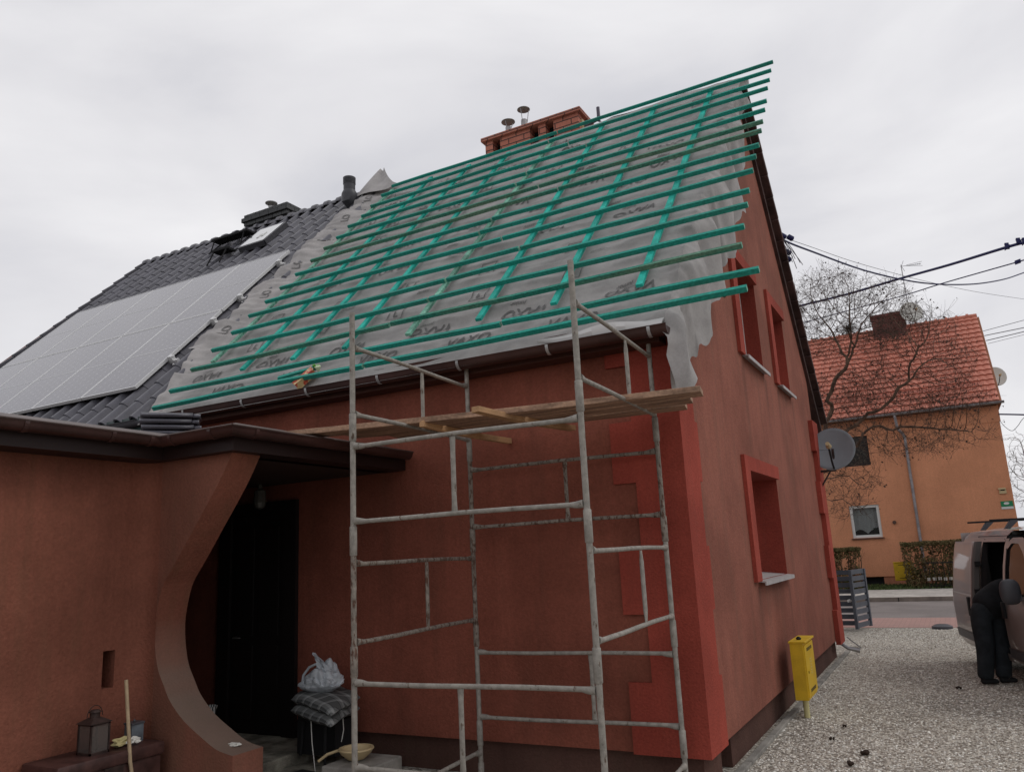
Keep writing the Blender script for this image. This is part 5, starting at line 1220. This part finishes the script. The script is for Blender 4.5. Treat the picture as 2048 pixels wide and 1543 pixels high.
def tree(name, label, guides, blobs, n_attr, r_tip, r_max, mt, mtw, seed, n_twig=2, seeds=True, trunk_n=8, expo=2.3, **kw):
    pos, par = grow(guides, blobs, n_attr, seed=seed, **kw); n_ = len(pos); kids = [[] for _ in range(n_)]
    for i, p in enumerate(par):
        if p >= 0: kids[p].append(i)
    rad = np.zeros(n_)
    for i in range(n_-1, -1, -1):
        rad[i] = r_tip if not kids[i] else (sum(rad[k]**expo for k in kids[i]))**(1/expo)
    rad = np.minimum(rad, r_max); t_ = thing(name, label, 'tree', tuple(guides[0][0][:2])+(0,))
    big, small = MB(), MB(); g = np.random.default_rng(seed+9)
    def chain(st, first):
        c = [st, first]
        while kids[c[-1]]: c.append(max(kids[c[-1]], key=lambda k: rad[k]))
        return c
    stack = [(i, k) for i in range(n_) if par[i] < 0 for k in kids[i]]; done = set()
    roots = [i for i in range(n_) if par[i] < 0]
    work = [(r, kids[r]) for r in roots]; chains = []
    todo = [(r, k) for r in roots for k in kids[r]]
    while todo:
        a, b = todo.pop(); c = chain(a, b); chains.append(c)
        for q, nd in enumerate(c[1:-1], 1):
            for k in kids[nd]:
                if k != c[q+1]: todo.append((nd, k))
    for c in chains:
        rr = [min(rad[c[1]], rad[c[0]])]+[rad[k] for k in c[1:]]; pts = [Vector(pos[k]) for k in c]
        target = big if rr[0] > r_tip*3.2 else small
        target.tube(pts, rr, trunk_n if rr[0] > .04 else (5 if rr[0] > .015 else 3), cap=False)
    tips = [i for i in range(n_) if not kids[i]]+[i for i in range(n_) if len(kids[i]) == 1 and rad[i] < r_tip*1.8 and g.random() < .45]
    pods = MB()
    for i in tips:
        p = Vector(pos[i]); d = Vector(pos[i]-pos[par[i]]).normalized() if par[i] >= 0 else Vector((0,0,1))
        for k in range(n_twig):
            v = (d*.6+Vector(g.normal(size=3))*.55+Vector((0,0,.15))).normalized(); L = g.uniform(.12,.36); m1 = p+v*L*.5+Vector(g.normal(size=3))*.015; q = p+v*L
            small.tube([p, m1, q], [r_tip*.8, r_tip*.6, r_tip*.4], 3, cap=False)
            if seeds and g.random() < .30:
                s_ = g.uniform(.006,.014)
                for z in range(2):
                    a1 = Vector(g.normal(size=3))*s_; a2 = Vector(g.normal(size=3))*s_; c = q+Vector(g.normal(size=3))*.012; pods.add([c-a1,c+a2,c+a1,c-a2], [(0,1,2,3)])
    big.build('trunk', mt, t_, smooth=True, recalc=False); small.build('crown', mtw, t_, recalc=False)
    if pods.v: pods.build('seed_pods', mat('brown_seed_pods', (.060,.036,.028), rough=.95), t_, recalc=False)
    return t_
Gd = [
 [(-2.95,20.6,0),(-2.9,20.5,1.5),(-2.72,20.3,3.0),(-2.5,20.1,3.9)],
 [(-2.5,20.1,3.9),(-2.26,20,4.66),(-2.14,20,5.19),(-1.95,20,5.53),(-1.66,19.9,5.85),(-1.57,19.9,6.14),(-1.48,19.9,6.37),(-1.40,19.8,7.0)],
 [(-1.57,19.9,6.14),(-1.84,20.1,6.9)],[(-1.66,19.9,5.85),(-1.15,19.7,6.81)],
 [(-2.5,20.1,3.9),(-2.0,19.8,4.2),(-1.74,19.7,4.41),(-1.26,19.6,4.71),(-.70,19.5,4.99),(-.34,19.4,5.29),(-.11,19.3,5.84),(.07,19.2,6.05)],
 [(-.34,19.4,5.29),(.1,19.5,5.7)],
 [(-2.5,20.1,3.9),(-2.1,20.0,3.95),(-1.55,20,4.15),(-1.08,20,4.45),(-.69,20.1,4.35),(.1,20.2,4.25),(.7,20.2,4.1)],
 [(-2.72,20.3,3.0),(-2.4,20.0,3.35),(-1.9,19.9,3.35),(-1.6,19.8,3.1)],
 [(-2.72,20.3,3.0),(-2.5,20.2,2.9),(-2.1,20.1,2.85),(-1.7,20,2.6)]]
Bl = [((-1.75,19.9,7.2),(1.15,1.2,1.15),.22),((-.75,19.7,6.9),(.85,1.0,.95),.12),((-.15,19.4,6.3),(.95,1.0,.62),.12),((.15,19.4,5.6),(.95,.9,.6),.10),
      ((.25,19.8,4.75),(.95,.9,.50),.12),((-1.3,19.8,5.2),(1.2,1.1,.75),.14),((-1.9,20,4.3),(.8,.9,.45),.06),((-.3,19.9,4.05),(1.5,.8,.36),.075),((-1.9,20,3.3),(.75,.6,.45),.025),((-1.95,20,2.7),(.5,.5,.35),.012)]
tree('bare_tree', 'bare brown spreading tree behind the gable with tangled twigs and seed pods', Gd, Bl, 9500, .0034, .085, M['bark'], M['twig'], 5, n_twig=4, D=.12, kill=.155, infl=1.1, up=.10)
tree('bare_tree', 'pale bare tree far right beyond the orange house', [[(4.6,46,0),(4.5,46,2.2)],[(4.5,46,2.2),(4.0,46,4.0)],[(4.5,46,2.2),(4.9,46,4.2)]], [((4.2,46,4.4),(1.5,1.3,2.0),.6),((3.7,46,5.6),(.8,.8,1.2),.2),((5.2,46,4.6),(1.0,1,1.6),.2)], 1300, .009, .13, M['twig_pale'], M['twig_pale'], 21, D=.2, kill=.28, infl=1.8, up=.12, seeds=False)
mb = MB()
for i in range(7000):
    x = rng.uniform(2.3,14); y = rng.uniform(50,54); h = 1.9+.5*noise.noise(Vector((x*.9,0,3))); z = rng.uniform(.1,h)
    d1 = Vector(rng.normal(size=3))*.08; d2 = Vector(rng.normal(size=3))*.08; c = Vector((x,y,z)); mb.add([c-d1,c+d2,c+d1], [(0,1,2)])
tag(mb.build('far_thicket', mat('mauve_thicket', (.11,.085,.085), rough=1), None, recalc=False), 'far greyish thicket on the right beyond the orange house', 'thicket', kind='stuff')
# ------------------------------------------------------------ van
vd = Vector((.196,-.981,0)).normalized(); ve = Vector((.981,.196,0)).normalized(); V0 = Vector((.13,14.62,-.04))
van = thing('van', 'silver-beige van with roof bars and its sliding side door standing open', 'van', tuple(V0))
paint = mat('silver_beige_paint', (.36,.315,.30), rough=.36, metal=.45, var=.05, vscale=2, coat=.5)
def b_(z): return float(np.interp(z, [.2,.35,.6,.95,1.15,1.5,1.8,1.9,1.97], [.12,.14,.165,.17,.14,.09,.02,-.03,-.12]))
def vp(u, w_, z): return V0+vd*u+ve*w_+Vector((0,0,z))
def sidew(u, z, ex=0):
    e_ = 0
    if u < .18: e_ = (.18-u)**2*3.2
    if u > 4.1: e_ = (u-4.1)**2*1.1
    return -b_(z)+e_-ex
def panel(mb, u0, u1, zl, zh, nu=14, nz_=16, ex=0, flip=False):
    P_ = []
    for j in range(nz_+1):
        row = []
        for i in range(nu+1):
            u = u0+(u1-u0)*i/nu; a, b = zl(u), zh(u); z = a+(b-a)*j/nz_; row.append(vp(u, sidew(u, z, ex), z))
        P_.append(row)
    mb.grid(P_)
def arch(uc, r, z0=.36): return lambda u: max(z0, .33+math.sqrt(max(0, r*r-(u-uc)**2))) if abs(u-uc) < r else z0
roofz = lambda u: 1.95-.0*u
mb = MB(); panel(mb, 0.0, 1.34, arch(.80,.40,.40), lambda u: 1.965, 30, 22)
panel(mb, 1.34, 2.44, lambda u: .33, lambda u: .42, 8, 2); panel(mb, 1.34, 2.44, lambda u: 1.82, lambda u: 1.965, 8, 4)
def nosetop(u): return 1.965 if u < 3.35 else float(np.interp(u, [3.35,3.55,4.05,4.45,4.75], [1.93,1.80,1.27,1.12,.88]))
panel(mb, 3.56, 4.74, arch(3.98,.40,.36), nosetop, 26, 12)
# roof, rear, bonnet, front as cross sections
W2 = 1.72
def sect(u, zt, zb_=None):
    P_ = []
    for t in np.linspace(0, 1, 15): 
        w_ = -b_(1.965)+t*(W2+2*b_(1.965)); P_.append(vp(u, w_ + (sidew(u,1.965)+b_(1.965))*(1-2*t), zt+.05*math.sin(PI*t)))
    return P_
mb.grid([sect(u, 1.965-(.03 if u < .05 else 0)) for u in (0,.05,.2,.6,1.2,1.8,2.4,3.0,3.35)])
mb.grid([[vp(0, w_, z) for w_ in np.linspace(-.0, W2, 6)] for z in (.4,1.0,1.5,1.96)])
mb.grid([[vp(u, W2+b_(z), z) for u in (0,1,2,3,4,4.5)] for z in (.35,.6,1.0,1.15,)])
mb.grid([[vp(u, W2+b_(z), z) for u in (0,1,2,3,3.35)] for z in (1.15,1.5,1.8,1.965)])
fr_u = [(4.05,1.27),(4.45,1.12),(4.75,.88),(4.80,.6),(4.78,.35)]
mb.grid([[vp(u-.10*abs(2*t-1)**3, sidew(u,z)+t*(W2-2*sidew(u,z)), z+.03*math.sin(PI*t)) for t in np.linspace(0,1,13)] for u, z in fr_u])
body = mb.build('body', paint, van, smooth=True, recalc=False)
mb = MB()      # windscreen
mb.grid([[vp(u-.09*abs(2*t-1)**3, -b_(z)+.07+t*(W2+2*b_(z)-.14), z+.03*math.sin(PI*t)+.012) for t in np.linspace(0,1,11)] for u, z in ((3.36,1.95),(3.58,1.76),(3.82,1.52),(4.05,1.28))])
mb.build('windscreen', M['glassdark'], van, smooth=True, recalc=False)
# front door with window
mb = MB(); panel(mb, 2.46, 3.54, lambda u: .37, lambda u: 1.17, 16, 12, .004)
panel(mb, 2.46, 2.60, lambda u: 1.17, lambda u: 1.86, 4, 8, .004)
panel(mb, 2.60, 3.54, lambda u: 1.17 if u < 5 else 0, lambda u: 1.20, 10, 1, .004)
def wtop(u): return float(np.interp(u, [2.6,2.75,3.05,3.30,3.54], [1.72,1.80,1.80,1.66,1.38]))
panel(mb, 2.60, 3.54, wtop, lambda u: min(1.87, wtop(u)+.09 if u < 3.1 else wtop(u)+.13+.12*(u-3.1)), 14, 2, .004)
fd = mb.build('front_door', paint, van, smooth=True, recalc=False)
mb = MB(); panel(mb, 2.60, 3.54, lambda u: 1.20, wtop, 14, 4, -.012); mb.build('door_window', M['glassdark'], fd, smooth=True, recalc=False)
mb = MB(); panel(mb, 2.57, 2.605, lambda u: 1.19, lambda u: 1.74, 2, 6, .008); panel(mb, 2.6, 3.54, lambda u: 1.185, lambda u: 1.205, 8, 1, .008); mb.build('window_seal', M['black'], fd, recalc=False)
mb = MB(); c = vp(2.58, sidew(2.58,.98)-.03, .98); mb.bbox(c, vd*.045, ve*.018, Vector((0,0,.10)), .4); mb.build('door_handle', M['black'], fd, smooth=True)
mb = MB(); panel(mb, 2.46, 4.7, lambda u: .40 if abs(u-3.98) > .42 else .75, lambda u: .52 if abs(u-3.98) > .42 else .78, 30, 2, .022); mb.build('side_moulding', M['plastic_dk'], van, smooth=True, recalc=False)
# sliding door, run back outside the rear quarter
mb = MB(); panel(mb, .13, 1.33, lambda u: .36+.0*u if u > .5 else .36+(.5-u)*.25, lambda u: 1.83, 18, 24, .105)
for z0, z1, u0_, u1_ in ((1.2,1.78,.22,1.2),):
    pass
sd_ = mb.build('sliding_door', paint, van, smooth=True, recalc=False, solid=.03)
mb = MB(); P_ = []
for z in np.linspace(.38,1.83,16): P_.append([vp(1.335, sidew(1.3,z,.115), z), vp(1.355, sidew(1.3,z,.085), z), vp(1.345, sidew(1.3,z,.02), z)])
mb.grid(P_); mb.build('door_edge', mat('dull_door_edge', (.13,.12,.115), rough=.5), sd_, smooth=True, recalc=False)
mb = MB(); c = vp(1.20, sidew(1.2,.95)-.115, .93); mb.bbox(c, vd*.05, ve*.02, Vector((0,0,.13)), .4); mb.build('handle', M['black'], sd_, smooth=True)
mb = MB(); panel(mb, .14, 1.33, lambda u: 1.075, lambda u: 1.10, 12, 1, .125); mb.build('rail_groove', mat('bright_trim', (.5,.48,.46), rough=.3, metal=.6), sd_, recalc=False)
mb = MB(); panel(mb, .16, 1.33, lambda u: .44, lambda u: .56, 12, 1, .13); mb.build('moulding', M['plastic_dk'], sd_, recalc=False)
mb = MB()
for z in (1.52,1.14,.62): mb.obox(vp(1.37, sidew(1.3,z,.05), z), vd*.03, ve*.035, Vector((0,0,.035)))
mb.build('hinge_arm', M['black'], sd_)
# dark load space
mb = MB(); P = [vp(u, w_, z) for z in (.40,1.90) for u, w_ in ((1.0,0.02),(2.5,0.02),(2.5,1.6),(1.0,1.6))]
mb.add(P, [(0,1,2,3),(4,5,6,7),(1,2,6,5),(2,3,7,6),(3,0,4,7)]); mb.build('load_space', M['black'], van, recalc=False)
for u in (1.35, 2.44):
    mb = MB(); P_ = [[vp(u, sidew(u,z), z), vp(u+(.05 if u < 2 else -.05), sidew(u,z)+.06, z), vp(u+(.05 if u < 2 else -.05), .0, z)] for z in np.linspace(.4,1.86,12)]; mb.grid(P_)
    mb.build('door_jamb', M['plastic_dk'] if u > 2 else M['black'], van, recalc=False)
mb = MB(); mb.bbox(vp(1.75,.5,1.0), vd*.22, ve*.25, Vector((0,0,.11)), .2); tb = mb.build('tool_case', M['black'], None); tag(tb, 'dark tool case inside the open van', 'case')
mb = MB(); mb.bbox(vp(1.55,.25,1.02), vd*.07, ve*.10, Vector((0,0,.09)), .2); tag(mb.build('pale_box', M['sill'], None), 'small pale box visible inside the open van doorway', 'box')
mb = MB(); mb.obox(vp(1.75,.55,.86), vd*.7, ve*.7, Vector((0,0,.02))); mb.build('shelf', M['black'], van)
# wheels
for u, w_ in ((.80,.06),(3.98,.06),(.80,W2-.06),(3.98,W2-.06)):
    sgn = -1 if w_ < .5 else 1; c = vp(u, w_, .33)
    mb = MB(); mb.lathe(c, [(.20,-.10),(.31,-.10),(.33,-.07),(.33,.07),(.31,.10),(.20,.10)], 32, ve*sgn); wh = mb.build('wheel', M['black'], van, smooth=True)
    mb = MB(); mb.lathe(c, [(.03,.07),(.17,.06),(.20,.10),(.205,.09)], 24, ve*sgn); mb.build('hubcap', M['steel'], wh, smooth=True)
# mirror, roof bars
mb = MB(); c = vp(3.22, sidew(3.22,1.25)-.12, 1.24)
bm = bmesh.new(); bmesh.ops.create_uvsphere(bm, u_segments=16, v_segments=12, radius=1)
for v in bm.verts: q = v.co; v.co = c+ve*(.115*math.copysign(abs(q.x)**.7,q.x))+vd*(.07*q.y)+Vector((0,0,.15*math.copysign(abs(q.z)**.75,q.z)))
bm.verts.index_update(); mb.add([v.co for v in bm.verts], [[v.index for v in f.verts] for f in bm.faces]); bm.free()
mb.beam(vp(3.22, sidew(3.22,1.2)+.03, 1.16), vp(3.22, sidew(3.22,1.2)-.08, 1.18), .09, .07); mb.build('wing_mirror', M['plastic_dk'], van, smooth=True)
for u in (1.22, 2.42):
    mb = MB(); z = 2.10; mb.beam(vp(u,-.14,z), vp(u,W2+.14,z), .05, .025); rb = mb.build('roof_bar', M['black'], van, bevel=.004)
    for w_ in (.03, W2-.03): 
        mb = MB(); s_ = 1 if w_ < .5 else -1; a = vp(u,w_,1.98); mb.prism([a-vd*.035-ve*.02*s_, a-vd*.035+ve*.04*s_, a-vd*.035+ve*.16*s_+Vector((0,0,.11)), a-vd*.035+ve*.06*s_+Vector((0,0,.11))], vd*.07); mb.build('bar_foot', M['plastic_dk'], rb)
mb = MB(); mb.obox(vp(.02,.0,1.0), vd*.02, ve*.05, Vector((0,0,.13))); mb.build('tail_lamp', mat('red_lamp', (.3,.02,.02), rough=.2), van)
# ------------------------------------------------------------ person leaning into the van
per = thing('person', 'person in dark jacket and charcoal trousers leaning into the open van', 'person', (.22,12.35,0))
def skinmesh(name, pts, edges, rads, m_, parent, root=0, sub=2):
    me = bpy.data.meshes.new(name); off = Vector((0,0,0)); r_ = parent
    while r_ is not None: off += r_.location; r_ = r_.parent
    me.from_pydata([tuple(Vector(p)-off) for p in pts], edges, []); me.materials.append(m_)
    o = bpy.data.objects.new(name, me); sc.collection.objects.link(o); o.parent = parent
    md = o.modifiers.new('skin', 'SKIN'); md.use_smooth_shade = True
    if not me.skin_vertices: 
        bm = bmesh.new(); bm.from_mesh(me); bm.verts.layers.skin.verify(); bm.to_mesh(me); bm.free()
    for i, s_ in enumerate(me.skin_vertices[0].data):
        r = rads[i]; s_.radius = r if isinstance(r, tuple) else (r, r); s_.use_root = (i == root)
    o.modifiers.new('sub', 'SUBSURF').levels = sub; o.modifiers['sub'].render_levels = sub; return o
hip = Vector((.27,12.50,.95)); lean = Vector((.80,.42,.55)).normalized(); sd2 = Vector((-.42,.80,0)).normalized()*-1
ch_ = hip+lean*.30; sh = hip+lean*.50; nk = sh+lean*.09; hd = nk+(lean+Vector((.2,.1,-.15))).normalized()*.16
pts, ed, rd = [], [], []
def pt(p, r, par_=None):
    pts.append(Vector(p)); rd.append(r)
    if par_ is not None: ed.append((par_, len(pts)-1))
    return len(pts)-1
i0 = pt(hip, .13); i1 = pt(hip+lean*.15, .115, i0); i2 = pt(ch_, .12, i1); i3 = pt(sh, .10, i2); i4 = pt(nk, .055, i3); i5 = pt(hd, (.085,.10), i4); i6 = pt(hd+(hd-nk).normalized()*.08, .075, i5)
hands = []
for s_ in (1, -1):
    a = pt(sh+sd2*s_*.18-lean*.02, .062, i3); el_ = pt(sh+sd2*s_*.24+Vector((.16,.10,-.20)), .045, a); wrp = sh+sd2*s_*.17+Vector((.38,.22,-.26)); wr_ = pt(wrp, .030, el_); pm = pt(wrp+Vector((.07,.035,-.01)), (.035,.018), wr_)
    fd_ = Vector((.8,.45,-.2)).normalized(); lat = sd2
    for k, (o_, L) in enumerate(((-.027,.062),(-.009,.072),(.009,.068),(.026,.052))):
        b1 = pt(pts[pm]+fd_*.035+lat*o_, .0095, pm); b2 = pt(pts[b1]+fd_*L*.5+Vector((0,0,-.008)), .0085, b1); pt(pts[b2]+(fd_+Vector((0,0,-.8))).normalized()*L*.5, .0075, b2)
    b1 = pt(pts[wr_]+fd_*.035+lat*s_*-.032, .011, wr_); b2 = pt(pts[b1]+(fd_-lat*s_*.6).normalized()*.03, .010, b1); pt(pts[b2]+fd_*.028, .0085, b2)
    hf = Vector((.0,.0,0))
feet = [(.12,12.28,0),(.33,12.42,0)]
for s_, f_ in zip((1,-1), feet):
    f_ = Vector(f_); hp = hip+Vector((-.085*s_,-.085*s_*.8,-.05)); kn = (hp+f_)/2+Vector((.03,.02,.03)); h_ = pt(hp, .098, i0); t1 = pt(hp.lerp(kn,.5), .088, h_); k_ = pt(kn, .062, t1); c_ = pt(kn.lerp(f_,.4), .056, k_); a_ = pt(f_+Vector((0,0,.10)), .042, c_)
    pt(f_+Vector((.06,.03,.05)), (.042,.035), a_)
bodyo = skinmesh('body', pts, ed, rd, M['skin'], per)
# clothes: jacket, trousers, shoes
jp = [hip-lean*.13+Vector((0,0,-.02)), hip+lean*.15, ch_, sh, nk-lean*.02]; jr = [.235,.215,.22,.17,.085]; je = [(0,1),(1,2),(2,3),(3,4)]
for s_ in (1,-1):
    n0_ = len(jp); jp += [sh+sd2*s_*.17-lean*.02, sh+sd2*s_*.24+Vector((.16,.10,-.20)), sh+sd2*s_*.17+Vector((.36,.21,-.255))]; jr += [.085,.062,.046]; je += [(3,n0_),(n0_,n0_+1),(n0_+1,n0_+2)]
skinmesh('jacket', jp, je, jr, M['cloth'], per)
tp_ = [hip+lean*.10, hip+Vector((0,0,-.03))]; tr_ = [.15,.185]; te = [(0,1)]
for s_, f_ in zip((1,-1), feet):
    f_ = Vector(f_); hp = hip+Vector((-.085*s_,-.085*s_*.8,-.08)); kn = (hp+f_)/2+Vector((.03,.02,.03)); n0_ = len(tp_)
    tp_ += [hp, hp.lerp(kn,.5), kn, kn.lerp(f_,.45), f_+Vector((0,0,.05))]; tr_ += [.145,.135,.115,.105,.098]; te += [(1,n0_)]+[(n0_+q,n0_+q+1) for q in range(4)]
skinmesh('trousers', tp_, te, tr_, M['trousers'], per)
for f_ in feet:
    f_ = Vector(f_); skinmesh('shoe', [f_+Vector((-.05,-.03,.05)), f_+Vector((.05,.03,.05)), f_+Vector((.15,.08,.035))], [(0,1),(1,2)], [(.05,.045),(.048,.042),(.045,.03)], M['black'], per)
bm = bmesh.new(); bmesh.ops.create_uvsphere(bm, u_segments=16, v_segments=12, radius=1); hx = (hd-nk).normalized()
hc = hd+hx*.03+Vector((-.01,-.01,.012)); vv = []
for v in bm.verts: v.co = hc+v.co*.108
geo = [v for v in bm.verts if (v.co-hc).dot(Vector((.7,.3,-.55))) > .055]; bmesh.ops.delete(bm, geom=geo, context='VERTS')
bm.verts.index_update(); mb = MB(); mb.add([v.co for v in bm.verts], [[v.index for v in f.verts] for f in bm.faces]); bm.free(); mb.build('hair', M['hair'], per, smooth=True)
fc = Vector((.75,.40,-.5)).normalized(); rs_ = fc.cross(hx).normalized(); mb = MB()
mb.lathe(hd+hx*.01+fc*.085, [(.014,0),(.010,.02),(.004,.028)], 8, fc)
for s_ in (-1,1): mb.lathe(hd+hx*.02+rs_*s_*.092, [(.022,-.01),(.026,.0),(.012,.012)], 10, rs_*s_)
mb.build('nose_and_ears', M['skin'], per, smooth=True)
mb = MB()
for s_ in (-1,1): mb.lathe(hd+hx*.035+fc*.078+rs_*s_*.032, [(.011,0),(.008,.010),(.002,.013)], 8, fc)
mb.lathe(hd-hx*.035+fc*.08, [(.018,0),(.012,.008)], 8, fc); mb.build('eyes_and_mouth', M['black'], per, smooth=True)
